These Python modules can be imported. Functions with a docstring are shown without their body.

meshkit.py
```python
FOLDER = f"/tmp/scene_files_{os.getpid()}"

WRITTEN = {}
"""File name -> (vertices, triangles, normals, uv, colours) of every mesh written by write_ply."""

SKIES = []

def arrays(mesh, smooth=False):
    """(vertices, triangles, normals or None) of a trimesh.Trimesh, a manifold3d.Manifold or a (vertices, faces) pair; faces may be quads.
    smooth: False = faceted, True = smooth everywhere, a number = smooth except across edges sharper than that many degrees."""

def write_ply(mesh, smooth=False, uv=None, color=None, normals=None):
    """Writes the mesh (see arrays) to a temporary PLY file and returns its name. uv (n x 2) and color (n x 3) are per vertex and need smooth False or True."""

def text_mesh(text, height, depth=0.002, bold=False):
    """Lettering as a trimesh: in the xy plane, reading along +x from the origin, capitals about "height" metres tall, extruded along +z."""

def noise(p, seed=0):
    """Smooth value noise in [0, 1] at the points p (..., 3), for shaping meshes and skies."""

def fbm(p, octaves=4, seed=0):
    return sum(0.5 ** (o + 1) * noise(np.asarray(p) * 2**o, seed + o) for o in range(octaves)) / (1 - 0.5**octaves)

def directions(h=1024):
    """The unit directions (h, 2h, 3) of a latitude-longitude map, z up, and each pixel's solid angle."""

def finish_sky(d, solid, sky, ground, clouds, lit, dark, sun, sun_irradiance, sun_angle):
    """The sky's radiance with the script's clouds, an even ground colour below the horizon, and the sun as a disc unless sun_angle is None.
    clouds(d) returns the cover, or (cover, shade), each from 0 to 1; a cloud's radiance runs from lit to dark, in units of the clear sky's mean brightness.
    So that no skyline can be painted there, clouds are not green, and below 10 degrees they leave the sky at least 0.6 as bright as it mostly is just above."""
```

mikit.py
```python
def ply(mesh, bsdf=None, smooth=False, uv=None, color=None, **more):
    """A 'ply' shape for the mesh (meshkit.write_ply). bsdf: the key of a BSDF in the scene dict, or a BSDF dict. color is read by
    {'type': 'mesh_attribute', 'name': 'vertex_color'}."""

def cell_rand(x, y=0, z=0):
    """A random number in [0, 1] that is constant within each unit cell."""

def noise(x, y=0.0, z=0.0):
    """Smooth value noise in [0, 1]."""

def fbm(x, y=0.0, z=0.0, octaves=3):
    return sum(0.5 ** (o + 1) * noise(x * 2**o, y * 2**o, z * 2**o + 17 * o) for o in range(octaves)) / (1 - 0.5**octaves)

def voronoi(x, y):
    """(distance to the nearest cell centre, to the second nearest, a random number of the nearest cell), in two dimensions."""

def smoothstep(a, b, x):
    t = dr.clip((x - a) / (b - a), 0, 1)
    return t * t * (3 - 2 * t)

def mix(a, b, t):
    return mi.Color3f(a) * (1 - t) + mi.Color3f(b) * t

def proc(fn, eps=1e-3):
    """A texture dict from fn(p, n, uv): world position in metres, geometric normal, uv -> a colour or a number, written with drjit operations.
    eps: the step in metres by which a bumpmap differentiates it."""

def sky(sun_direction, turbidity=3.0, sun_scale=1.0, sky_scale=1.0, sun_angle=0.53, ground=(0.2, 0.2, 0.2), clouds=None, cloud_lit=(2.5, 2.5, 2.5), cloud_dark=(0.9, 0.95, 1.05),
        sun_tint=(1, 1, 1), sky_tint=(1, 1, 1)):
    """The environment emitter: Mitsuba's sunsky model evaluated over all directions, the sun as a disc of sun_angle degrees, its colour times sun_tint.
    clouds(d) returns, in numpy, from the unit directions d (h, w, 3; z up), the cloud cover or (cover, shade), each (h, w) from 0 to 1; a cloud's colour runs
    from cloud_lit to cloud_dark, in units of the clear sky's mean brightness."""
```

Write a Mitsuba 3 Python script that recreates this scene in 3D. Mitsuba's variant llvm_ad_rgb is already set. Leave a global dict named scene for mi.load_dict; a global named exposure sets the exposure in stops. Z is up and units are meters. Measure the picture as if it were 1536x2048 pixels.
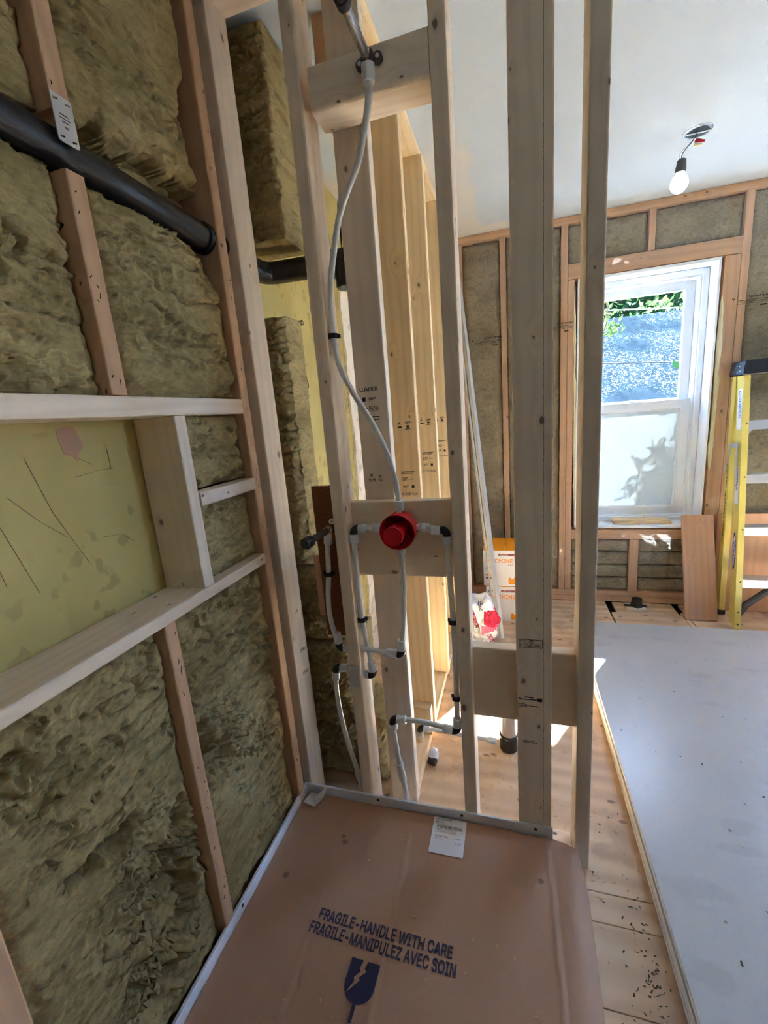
import math, random
import numpy as np, trimesh, drjit as dr
import mitsuba as mi
import mikit, meshkit
from mikit import fbm, noise, voronoi, cell_rand, smoothstep, mix, proc
from shapely.geometry import Polygon, box as sbox
from shapely import affinity
from shapely.ops import unary_union

T = mi.ScalarTransform4f
rng = random.Random(7)
scene, labels = {}, {}

# ------------------------------------------------------------------ camera, sky, sun, exposure
R_RIGHT = np.array([0.9571118, 0.2785203, -0.0797709])
R_DOWN = np.array([-0.0146190, -0.2285600, -0.9734201])
R_FWD = np.array([-0.2893497, 0.9328380, -0.2146858])
CAM = np.array([0.0, 0.0, 1.32])
scene['camera'] = {'type': 'perspective', 'fov': 2 * math.degrees(math.atan(768 / 862.07)), 'fov_axis': 'x', 'near_clip': 0.02, 'far_clip': 200.0,
                   'to_world': T().look_at(origin=CAM.tolist(), target=(CAM + R_FWD).tolist(), up=(-R_DOWN).tolist())}
SUN = (0.53, 1.0, 1.193)
scene['sky'] = mikit.sky(SUN, turbidity=3.0, sun_scale=6.5, sky_scale=4.0, ground=(0.25, 0.25, 0.25), sky_tint=(0.80, 0.97, 1.20), sun_tint=(0.70, 0.98, 1.40))
exposure = 4.42

# ------------------------------------------------------------------ helpers
def numbered(name):
    key, k = name, 0
    while key in labels or key in scene or any(s.startswith(key + '__') for s in scene):
        k += 1
        key = f'{name}_{k:03d}'
    return key

def thing(name, label, cat, group=None, kind=None):
    key = numbered(name)
    labels[key] = {'label': label, 'category': cat}
    if group: labels[key]['group'] = group
    if kind: labels[key]['kind'] = kind
    return key

def put(name, mesh, mat, parent=None, label=None, cat=None, group=None, kind=None, smooth=False, uv=None, **kw):
    key = numbered(f'{parent}__{name}' if parent else name)
    scene[key] = mikit.ply(mesh, mat, smooth=smooth, uv=uv, **kw)
    d = {}
    if label: d['label'] = label
    if cat: d['category'] = cat
    if group: d['group'] = group
    if kind: d['kind'] = kind
    if d: labels[key] = d
    return key

def cat_(ms): return trimesh.util.concatenate([m for m in ms if m is not None])

def cbox(x0, x1, y0, y1, z0, z1, c=0.0015):
    c = min(c, 0.45 * min(x1 - x0, y1 - y0, z1 - z0))
    pts = []
    for sx in (0, 1):
        for sy in (0, 1):
            for sz in (0, 1):
                X, Y, Z = (x0, x1)[sx], (y0, y1)[sy], (z0, z1)[sz]
                dx, dy, dz = (c, -c)[sx], (c, -c)[sy], (c, -c)[sz]
                pts += [(X, Y + dy, Z + dz), (X + dx, Y, Z + dz), (X + dx, Y + dy, Z)]
    return trimesh.convex.convex_hull(np.array(pts))

def cyl(p0, p1, r0, r1=None, n=20, cap=True):
    r1 = r0 if r1 is None else r1
    return tube([p0, p1], [r0, r1], n)

def frame(t):
    a = np.cross(t, [0, 0, 1.0] if abs(t[2]) < 0.9 else [1.0, 0, 0]); a /= np.linalg.norm(a)
    return a, np.cross(t, a)

def tube(pts, r, n=14, cap=True):
    p = np.asarray(pts, float); m = len(p)
    r = np.broadcast_to(np.asarray(r, float), (m,))
    t = np.gradient(p, axis=0); t /= np.linalg.norm(t, axis=1, keepdims=True) + 1e-12
    a, _ = frame(t[0]); A = []
    for i in range(m):
        a = a - t[i] * (a @ t[i]); a /= np.linalg.norm(a); A.append(a)
    A = np.array(A); B = np.cross(t, A)
    ang = np.arange(n) * 2 * np.pi / n
    v = p[:, None] + r[:, None, None] * (np.cos(ang)[None, :, None] * A[:, None] + np.sin(ang)[None, :, None] * B[:, None])
    v = v.reshape(-1, 3); f = []
    for i in range(m - 1):
        for j in range(n):
            k = (j + 1) % n
            f += [[i * n + j, i * n + k, (i + 1) * n + k], [i * n + j, (i + 1) * n + k, (i + 1) * n + j]]
    if cap:
        v = np.vstack([v, p[0], p[-1]]); c0, c1 = len(v) - 2, len(v) - 1
        for j in range(n):
            k = (j + 1) % n
            f += [[c0, k, j], [c1, (m - 1) * n + j, (m - 1) * n + k]]
    return trimesh.Trimesh(v, f, process=False)

def spline(pts, n=40):
    from scipy.interpolate import CubicSpline
    p = np.asarray(pts, float)
    s = np.r_[0, np.cumsum(np.linalg.norm(np.diff(p, axis=0), axis=1))]
    return CubicSpline(s, p)(np.linspace(0, s[-1], n))

def stack(p0, p1, prof, n=22):
    """a turned piece: prof = [(t 0..1 along p0-p1, radius)...]"""
    p0, p1 = np.asarray(p0, float), np.asarray(p1, float)
    d = p1 - p0; t = d / np.linalg.norm(d); a, b = frame(t)
    ang = np.arange(n) * 2 * np.pi / n
    v = np.vstack([p0 + d * s + r * (np.cos(ang)[:, None] * a + np.sin(ang)[:, None] * b) for s, r in prof]); f = []
    m = len(prof)
    for i in range(m - 1):
        for j in range(n):
            k = (j + 1) % n
            f += [[i * n + j, i * n + k, (i + 1) * n + k], [i * n + j, (i + 1) * n + k, (i + 1) * n + j]]
    v = np.vstack([v, p0 + d * prof[0][0], p0 + d * prof[-1][0]]); c0, c1 = len(v) - 2, len(v) - 1
    for j in range(n):
        k = (j + 1) % n
        f += [[c0, k, j], [c1, (m - 1) * n + j, (m - 1) * n + k]]
    return trimesh.Trimesh(v, f, process=False)

PIECE = [0]
def lumber_mesh(lo, hi, axis, r=0.0035, poly=None, seg=2):
    """A length of timber with eased edges; uv = (along, round the girth) so that each piece has its own grain."""
    lo, hi = np.array(lo, float), np.array(hi, float)
    b, c = [k for k in range(3) if k != axis]
    if axis == 1: b, c = 2, 0
    if poly is None:
        r = min(r, 0.3 * min(hi[b] - lo[b], hi[c] - lo[c])); P = []
        for cx, cy, a0 in ((hi[b] - r, hi[c] - r, 0), (lo[b] + r, hi[c] - r, 90), (lo[b] + r, lo[c] + r, 180), (hi[b] - r, lo[c] + r, 270)):
            for k in range(seg + 1):
                w = math.radians(a0 + 90 * k / seg); P.append((cx + r * math.cos(w), cy + r * math.sin(w)))
        P = np.array(P)
    n = len(P); ring = np.vstack([P, P[:1]])
    per = np.r_[0, np.cumsum(np.linalg.norm(np.diff(ring, axis=0), axis=1))]
    PIECE[0] += 1
    u0, v0 = 20.0 * PIECE[0] + 5 + rng.random(), 50.0 + 3 * rng.random()
    L = hi[axis] - lo[axis]; nl = max(2, int(L / 0.3) + 1)
    V, UV, F = [], [], []
    for i in range(nl):
        s = lo[axis] + L * i / (nl - 1)
        for j in range(n + 1):
            q = np.zeros(3); q[axis] = s; q[b], q[c] = ring[j]
            V.append(q); UV.append((u0 + s - lo[axis], v0 + per[j]))
    for i in range(nl - 1):
        for j in range(n):
            a0 = i * (n + 1) + j; a1 = a0 + n + 1
            F += [[a0, a0 + 1, a1 + 1], [a0, a1 + 1, a1]]
    for s, flip in ((lo[axis], True), (hi[axis], False)):
        base = len(V)
        for j in range(n):
            q = np.zeros(3); q[axis] = s; q[b], q[c] = P[j]
            V.append(q); UV.append((u0 + 9 + 0.02 * P[j][0], v0 + P[j][1]))
        for j in range(1, n - 1):
            t = [base, base + j, base + j + 1]; F.append(t[::-1] if flip else t)
    V, F, UV = np.array(V), np.array(F), np.array(UV)
    return V, F, UV

def lumber(name, mat, lo, hi, axis, label, group=None, parent=None, cat='stud', kind=None, **kw):
    V, F, UV = lumber_mesh(lo, hi, axis, **kw)
    return put(name, (V, F), mat, parent=parent, label=label, cat=None if parent else cat, group=group, kind=kind, uv=UV)

def text(name, parent, s, h, origin, xd, yd, mat='ink', depth=0.0006, bold=False, width=None):
    m = meshkit.text_mesh(s, h, depth, bold)
    if width: m.vertices[:, 0] *= width / (m.vertices[:, 0].max() - m.vertices[:, 0].min())
    x, y = np.asarray(xd, float), np.asarray(yd, float)
    x /= np.linalg.norm(x); y = y - x * (x @ y); y /= np.linalg.norm(y)
    M = np.eye(4); M[:3, 0], M[:3, 1], M[:3, 2], M[:3, 3] = x, y, np.cross(x, y), origin
    m.apply_transform(M)
    return put(name, m, mat, parent=parent)

def place_flat(poly, origin, xd, yd, depth=0.0006):
    geoms = getattr(poly, 'geoms', [poly])
    m = cat_([trimesh.creation.extrude_polygon(g, depth, engine='earcut') for g in geoms if g.area > 0])
    x, y = np.asarray(xd, float), np.asarray(yd, float)
    x /= np.linalg.norm(x); y = y - x * (x @ y); y /= np.linalg.norm(y)
    M = np.eye(4); M[:3, 0], M[:3, 1], M[:3, 2], M[:3, 3] = x, y, np.cross(x, y), origin
    m.apply_transform(M); return m

def bars(rects): return unary_union([sbox(*r) for r in rects])

# ------------------------------------------------------------------ materials
def rgb(r, g, b):
    f = lambda c: (c / 255 / 12.92) if c / 255 <= 0.04045 else ((c / 255 + 0.055) / 1.055) ** 2.4
    return [f(r), f(g), f(b)]

def wood_fn(light, dark, knot, knots=0.2, vary=0.14, grain=0.5):
    light, dark, knot = rgb(*light), rgb(*dark), rgb(*knot)
    def fn(p, n, uv):
        u, v = uv.x, uv.y
        pid = dr.floor(u / 20)
        tone = cell_rand(pid, 3, 1)
        d, d2, which = voronoi(u * 10 + tone * 7, v * 17)
        kr = 0.035 + 0.085 * dr.square(cell_rand(which * 977, pid, 4))
        on = dr.select(which < knots, 1.0, 0.0)
        bend = on * dr.exp(-dr.square(d / 0.3)) * 0.6
        w = fbm(u * 1.1 + pid, v * 5, 2.0, 3)
        ring = 0.5 + 0.5 * dr.sin((v * 85 + w * 9 + bend * 6) * 2.2)
        fine = noise(u * 14, v * 700, pid)
        k = (1 - smoothstep(kr * 0.75, kr, d + 0.05 * (noise(u * 120, v * 300) - 0.5))) * on
        g = dr.clip(grain * (0.62 * ring * ring + 0.38 * fine) + 0.5 * (w - 0.5), 0, 1)
        c = mix(light, dark, g) * (1 - vary + 2 * vary * tone)
        halo = on * (1 - smoothstep(kr, kr * 2.2, d))
        c = c * (1 - 0.14 * halo)
        return mix(c, knot, k * 0.85)
    return fn

def principled(base, rough=0.6, spec=0.3, **kw):
    d = {'type': 'principled', 'base_color': base if isinstance(base, dict) else {'type': 'rgb', 'value': base}, 'roughness': rough, 'specular': spec}
    d.update(kw); return d

def two(b): return {'type': 'twosided', 'bsdf': b}
def plain(c, rough=0.6, spec=0.3, **kw): return two(principled(rgb(*c), rough, spec, **kw))

M = scene
M['new_pine'] = two(principled(proc(wood_fn((228, 211, 190), (202, 180, 156), (118, 88, 68), grain=0.42)), 0.62, 0.25))
M['yellow_pine'] = two(principled(proc(wood_fn((230, 205, 164), (204, 166, 118), (124, 76, 44))), 0.62, 0.25))
M['old_fir'] = two(principled(proc(wood_fn((202, 164, 130), (174, 134, 100), (90, 60, 40), 0.12)), 0.7, 0.2))
M['red_ply'] = two(principled(proc(wood_fn((198, 156, 124), (176, 132, 100), (106, 70, 48), 0.10)), 0.55, 0.3))
M['dark_ply'] = two(principled(proc(wood_fn((128, 84, 56), (98, 60, 38), (70, 40, 26), 0.10)), 0.7, 0.2))
M['tan_board'] = two(principled(proc(wood_fn((232, 212, 184), (218, 192, 158), (110, 76, 52), 0.12, 0.05, 0.3)), 0.6, 0.25))

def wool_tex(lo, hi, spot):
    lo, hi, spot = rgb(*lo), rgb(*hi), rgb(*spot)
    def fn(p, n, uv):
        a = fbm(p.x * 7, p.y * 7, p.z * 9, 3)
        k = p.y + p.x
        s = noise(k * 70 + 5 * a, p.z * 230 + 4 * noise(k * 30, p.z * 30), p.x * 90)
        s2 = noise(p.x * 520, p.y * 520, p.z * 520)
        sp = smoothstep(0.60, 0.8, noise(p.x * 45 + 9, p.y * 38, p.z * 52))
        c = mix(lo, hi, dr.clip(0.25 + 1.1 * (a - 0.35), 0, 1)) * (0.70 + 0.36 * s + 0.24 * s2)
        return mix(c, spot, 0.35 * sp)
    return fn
def wool_bump(p, n, uv):
    k = p.y + p.x
    return 0.5 * noise(k * 80, p.z * 280 + 3 * noise(k * 40, p.z * 40), p.x * 90) + 0.3 * noise(p.x * 420, p.y * 420, p.z * 420) + 0.5 * noise(k * 45, p.z * 95, p.x * 70)
M['wool'] = two({'type': 'bumpmap', 'arbitrary': proc(wool_bump, 6e-4), 'scale': 0.006, 'bsdf': {'type': 'diffuse', 'reflectance': proc(wool_tex((136, 120, 80), (190, 170, 122), (112, 88, 54)))}})
M['wool_hazed'] = two({'type': 'diffuse', 'reflectance': proc(wool_tex((126, 116, 92), (164, 152, 126), (108, 96, 70)))})  # greyer tone puts the plastic film haze into the wool colour

def panel_fn(p, n, uv):
    a = fbm(p.y * 4, p.z * 4, p.x * 4, 4)
    b = smoothstep(0.60, 0.70, fbm(p.y * 42 + 3, p.z * 36, p.x * 9, 3)) * smoothstep(0.45, 0.6, noise(p.y * 9, p.z * 8, 3.0))
    c = mix(rgb(172, 154, 88), rgb(200, 182, 114), a)
    c = mix(c, rgb(138, 118, 70), 0.45 * b)
    v, w = p.y * 9, p.z * 3
    sc = smoothstep(0.018, 0.0, dr.abs(noise(v, w, 5.0) - 0.5)) * smoothstep(0.45, 0.6, noise(v * 0.7 + 8, w, 2.0))
    return mix(c, rgb(104, 92, 60), 0.35 * sc)
M['yellow_foam'] = two(principled(proc(panel_fn), 0.55, 0.3))
def plaster_fn(p, n, uv):
    a = fbm(p.y * 8, p.z * 8, p.x * 8, 4)
    return mix(rgb(224, 212, 190), rgb(240, 232, 214), a) * (1 - 0.25 * smoothstep(0.62, 0.7, fbm(p.y * 22, p.z * 22, 1.0, 3)))
M['plaster'] = two(principled(proc(plaster_fn), 0.8, 0.2))

def ceil_fn(p, n, uv):
    c = mix(rgb(190, 199, 206), rgb(196, 205, 212), fbm(p.x * 2, p.y * 2, 0, 3))
    e = p.x + 0.31 + 0.05 * (noise(p.x * 3, p.y * 7, 1) - 0.5)
    m = smoothstep(0.17, 0.12, e) * smoothstep(1.9, 2.1, p.y)
    m2 = smoothstep(0.30, 0.26, e) * smoothstep(2.84, 2.87, p.y)
    return mix(c, rgb(222, 208, 186), 0.6 * dr.maximum(m, m2) * (0.7 + 0.3 * noise(p.x * 40, p.y * 40)))
M['ceiling_board'] = two({'type': 'diffuse', 'reflectance': proc(ceil_fn)})
M['bare_wall'] = two({'type': 'diffuse', 'reflectance': {'type': 'rgb', 'value': [0.26, 0.27, 0.28]}})
M['white_wall'] = two({'type': 'diffuse', 'reflectance': {'type': 'rgb', 'value': [0.74, 0.74, 0.72]}})
def ply_fn(p, n, uv):
    g = fbm(p.x * 2.2, p.y * 26, 0, 3)
    r = 0.5 + 0.5 * dr.sin(p.y * 90 + 9 * fbm(p.x * 1.5, p.y * 3, 2, 3))
    c = mix(rgb(214, 184, 150), rgb(186, 148, 112), dr.clip(0.45 * r + 0.8 * (g - 0.3), 0, 1))
    d, d2, w = voronoi(p.x * 9, p.y * 16)
    k = dr.select(w < 0.2, 1.0, 0.0) * (1 - smoothstep(0.08, 0.14, d))
    c = mix(c, rgb(122, 78, 48), 0.7 * k)
    dirt = smoothstep(0.62, 0.75, fbm(p.x * 13, p.y * 13, 4, 4))
    return mix(c, rgb(150, 120, 90), 0.30 * dirt)
M['subfloor'] = two(principled(proc(ply_fn), 0.42, 0.35))
def card_fn(p, n, uv):
    a = fbm(p.x * 3, p.y * 3, 1, 3)
    flute = 0.5 + 0.5 * dr.sin((p.x * 0.98 - p.y * 0.2) * 2 * math.pi / 0.0068)
    c = mix(rgb(168, 128, 100), rgb(178, 138, 109), a) * (0.985 + 0.02 * flute) * (0.96 + 0.08 * noise(p.x * 380, p.y * 380))
    d, d2, w = voronoi(p.x * 6, p.y * 6)
    spot = dr.select(w < 0.22, 1.0, 0.0) * (1 - smoothstep(0.03, 0.055, d + 0.03 * (noise(p.x * 90, p.y * 90) - 0.5)))
    return mix(c, rgb(104, 66, 50), 0.6 * spot)
M['card_brown'] = two(principled(proc(card_fn), 0.5, 0.35))
def gyp_fn(p, n, uv):
    c = mix(rgb(166, 161, 157), rgb(178, 173, 169), fbm(p.x * 3, p.y * 3, 1, 4)) * (0.97 + 0.06 * noise(p.x * 300, p.y * 300))
    d, d2, w = voronoi(p.x * 11, p.y * 11)
    s = dr.select(w < 0.14, 1.0, 0.0) * (1 - smoothstep(0.02, 0.05, d + 0.05 * (noise(p.x * 150, p.y * 150) - 0.5)))
    sm = smoothstep(0.66, 0.76, fbm(p.x * 5 + 4, p.y * 12, 7, 4))
    return mix(mix(c, rgb(128, 120, 116), 0.18 * sm), rgb(92, 82, 76), 0.7 * s)
M['gypsum_face'] = two(principled(proc(gyp_fn), 0.30, 0.6))
M['gypsum_edge'] = plain((232, 226, 212), 0.85, 0.15)
M['white_vinyl'] = plain((236, 240, 242), 0.32, 0.45)
M['white_paint'] = plain((238, 240, 241), 0.4, 0.4)
M['tray_white'] = plain((226, 228, 232), 0.3, 0.5)
M['label_white'] = plain((232, 230, 228), 0.5, 0.3)
M['ink'] = plain((34, 32, 36), 0.7, 0.2)
M['stamp_ink'] = plain((58, 46, 44), 0.8, 0.1)
M['faint_ink'] = plain((120, 96, 74), 0.8, 0.1)
M['navy_ink'] = plain((50, 50, 74), 0.7, 0.2)
M['blue_ink'] = plain((46, 60, 160), 0.6, 0.3)
M['black_abs'] = plain((24, 24, 27), 0.28, 0.55)
M['black_plastic'] = plain((20, 20, 22), 0.42, 0.45)
M['grey_iron'] = plain((66, 62, 60), 0.45, 0.5)
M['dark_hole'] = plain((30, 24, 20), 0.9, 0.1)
M['fitting_white'] = plain((222, 226, 230), 0.35, 0.45)
def pex_fn(p, n, uv):
    return mi.Color3f(rgb(232, 232, 230)) * (0.93 + 0.07 * noise(p.x * 200, p.y * 200, p.z * 200))
M['pex'] = two(principled(proc(pex_fn), 0.3, 0.5, clearcoat=0.4, clearcoat_gloss=0.8))
M['brass_copper'] = two({'type': 'roughconductor', 'material': 'Cu', 'alpha': 0.22})
M['steel'] = two({'type': 'roughconductor', 'material': 'none', 'alpha': 0.22, 'specular_reflectance': {'type': 'rgb', 'value': [0.62, 0.63, 0.65]}})
M['zinc'] = two(principled([0.62, 0.62, 0.62], 0.42, 0.5, metallic=0.7))
M['aluminium'] = two(principled([0.62, 0.63, 0.64], 0.38, 0.5, metallic=0.8))
M['red_plastic'] = plain((196, 16, 34), 0.22, 0.55, clearcoat=0.5)
M['red_dark'] = plain((150, 14, 28), 0.35, 0.5)
M['yellow_glass'] = plain((222, 202, 104), 0.38, 0.45)
M['orange_print'] = plain((238, 150, 24), 0.55, 0.3)
M['maroon_print'] = plain((150, 70, 84), 0.6, 0.3)
M['red_print'] = plain((196, 44, 68), 0.5, 0.3)
M['box_white'] = plain((232, 230, 226), 0.5, 0.3)
M['bag_white'] = plain((230, 231, 236), 0.35, 0.45)
M['spray_foam'] = plain((222, 212, 176), 0.75, 0.2)
M['wire_black'] = plain((38, 42, 46), 0.5, 0.4)
M['socket_grey'] = plain((84, 82, 82), 0.6, 0.3)
M['chip_wood'] = plain((204, 170, 116), 0.8, 0.1)
M['dark_chip'] = plain((92, 76, 60), 0.8, 0.1)
M['paper_white'] = plain((214, 212, 206), 0.7, 0.2)
M['window_glass'] = {'type': 'thindielectric', 'int_ior': 1.5}
M['poly_film'] = {'type': 'thindielectric', 'int_ior': 1.42}
M['frosted_glass'] = {'type': 'principledthin', 'base_color': {'type': 'rgb', 'value': [0.56, 0.64, 0.66]}, 'roughness': 0.45, 'spec_trans': 0.0, 'diff_trans': 0.046, 'eta': 1.5}
def roof_fn(p, n, uv):
    row = dr.floor(p.y / 0.14); cell = cell_rand(dr.floor(p.x / 0.1 + 0.5 * row), row, 1)
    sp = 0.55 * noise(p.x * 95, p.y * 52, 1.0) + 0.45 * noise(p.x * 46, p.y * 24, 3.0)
    s = smoothstep(0.56, 0.72, sp) * smoothstep(0.25, 0.7, fbm(p.x * 1.7, p.y * 1.2, 3.0, 3))  # pale specks are sun glints painted into the shingle colour
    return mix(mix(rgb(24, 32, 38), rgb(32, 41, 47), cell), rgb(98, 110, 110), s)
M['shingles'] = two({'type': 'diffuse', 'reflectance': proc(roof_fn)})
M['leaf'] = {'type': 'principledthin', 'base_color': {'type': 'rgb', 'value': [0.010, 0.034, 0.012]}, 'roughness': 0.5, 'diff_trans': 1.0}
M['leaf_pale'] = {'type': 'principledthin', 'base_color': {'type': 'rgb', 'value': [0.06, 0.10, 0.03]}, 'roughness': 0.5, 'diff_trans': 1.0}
M['cable'] = plain((150, 156, 164), 0.5, 0.4)

# ------------------------------------------------------------------ the room shell
FLOOR, CEIL = 0.0, 2.35
XW, YB, YF, XR = -0.80, -2.2, 2.97, 2.7
def struct(name, mesh, mat, label=None, **kw):
    return put(name, mesh, mat, label=label, kind='structure', **kw)

ceiling = struct('ceiling', cbox(XW - 0.1, XR, YB, YF + 0.2, CEIL, CEIL + 0.05), 'ceiling_board', 'white drywall ceiling with beige joint compound patches')
labels[ceiling]['category'] = 'ceiling'

# floor: a dark void tray under real plywood sheets and boards
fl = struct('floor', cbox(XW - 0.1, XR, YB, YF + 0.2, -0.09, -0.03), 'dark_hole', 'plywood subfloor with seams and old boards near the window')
labels[fl]['category'] = 'floor'
def sheet(x0, x1, y0, y1, mat='subfloor', nm='plywood_sheet', z0=-0.018):
    return put(nm, cbox(x0, x1, y0, y1, z0, 0, 0.0012), mat, parent=fl)
gap = 0.0016
ys = [-2.2, -0.42, 0.78, 0.957, 1.033, 2.30]
sheet(XW, XR, -2.2, -0.42 - gap); sheet(XW, XR, -0.42, 0.78 - gap)
sheet(XW, 0.62, 0.78, 0.956 - gap); sheet(XW, 0.62, 0.956, 1.033 - gap); sheet(0.62 + gap, XR, 0.78, 2.30)
sheet(XW, 0.62, 1.033, 2.30 - gap)
sheet(XW, 0.575 - 0.004, 2.30, YF)
sheet(0.580, 0.965, 2.30, 2.50 - gap); 
for (x0, x1, y0, y1) in ((0.580, 0.965, 2.50, 2.81), (0.612, 0.955, 2.8125, 2.965)):
    sheet(x0, x1, y0, y1, 'subfloor', 'floor_board')
sheet(0.995, 1.42, 2.30, 2.965, 'subfloor', 'floor_board'); sheet(1.424, XR, 2.30, YF, 'subfloor', 'floor_board')
sheet(0.968, 0.992, 2.30, 2.84, 'subfloor', 'floor_board')

# left wall behind the framing, back wall, right wall with an added opening
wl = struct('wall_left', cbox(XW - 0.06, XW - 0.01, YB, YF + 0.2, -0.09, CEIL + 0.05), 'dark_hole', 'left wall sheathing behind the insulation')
labels[wl]['category'] = 'wall'
def wall_holes(name, axis, at, thick, a0, a1, holes, mat, label):
    """a wall in one plane with rectangular openings"""
    P = sbox(a0, -0.09, a1, CEIL + 0.05)
    for h in holes: P = P.difference(sbox(*h))
    m = trimesh.creation.extrude_polygon(P, thick, engine='earcut')
    v = np.array(m.vertices)
    m.vertices = np.c_[np.full(len(v), at) + v[:, 2], v[:, 0], v[:, 1]] if axis == 0 else np.c_[v[:, 0], np.full(len(v), at) + v[:, 2], v[:, 1]]
    m.fix_normals()
    k = struct(name, m, mat, label); labels[k]['category'] = 'wall'; return k
wall_holes('wall_right', 0, XR, 0.1, YB, YF + 0.2, [(1.3, 0.8, 1.68, 2.05)], 'bare_wall', 'right wall of the room')  # bare gap added out of view to brighten the room
wall_holes('wall_back', 1, YB - 0.1, 0.1, XW - 0.1, XR + 0.1, [], 'bare_wall', 'wall behind')
wall_holes('wall_far', 1, 3.06, 0.1, XW - 0.1, XR + 0.1, [(0.375, 0.5, 1.09, 2.02), (1.70, 0.5, 2.62, 2.02)], 'dark_hole', 'far wall sheathing behind the studs')

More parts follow.
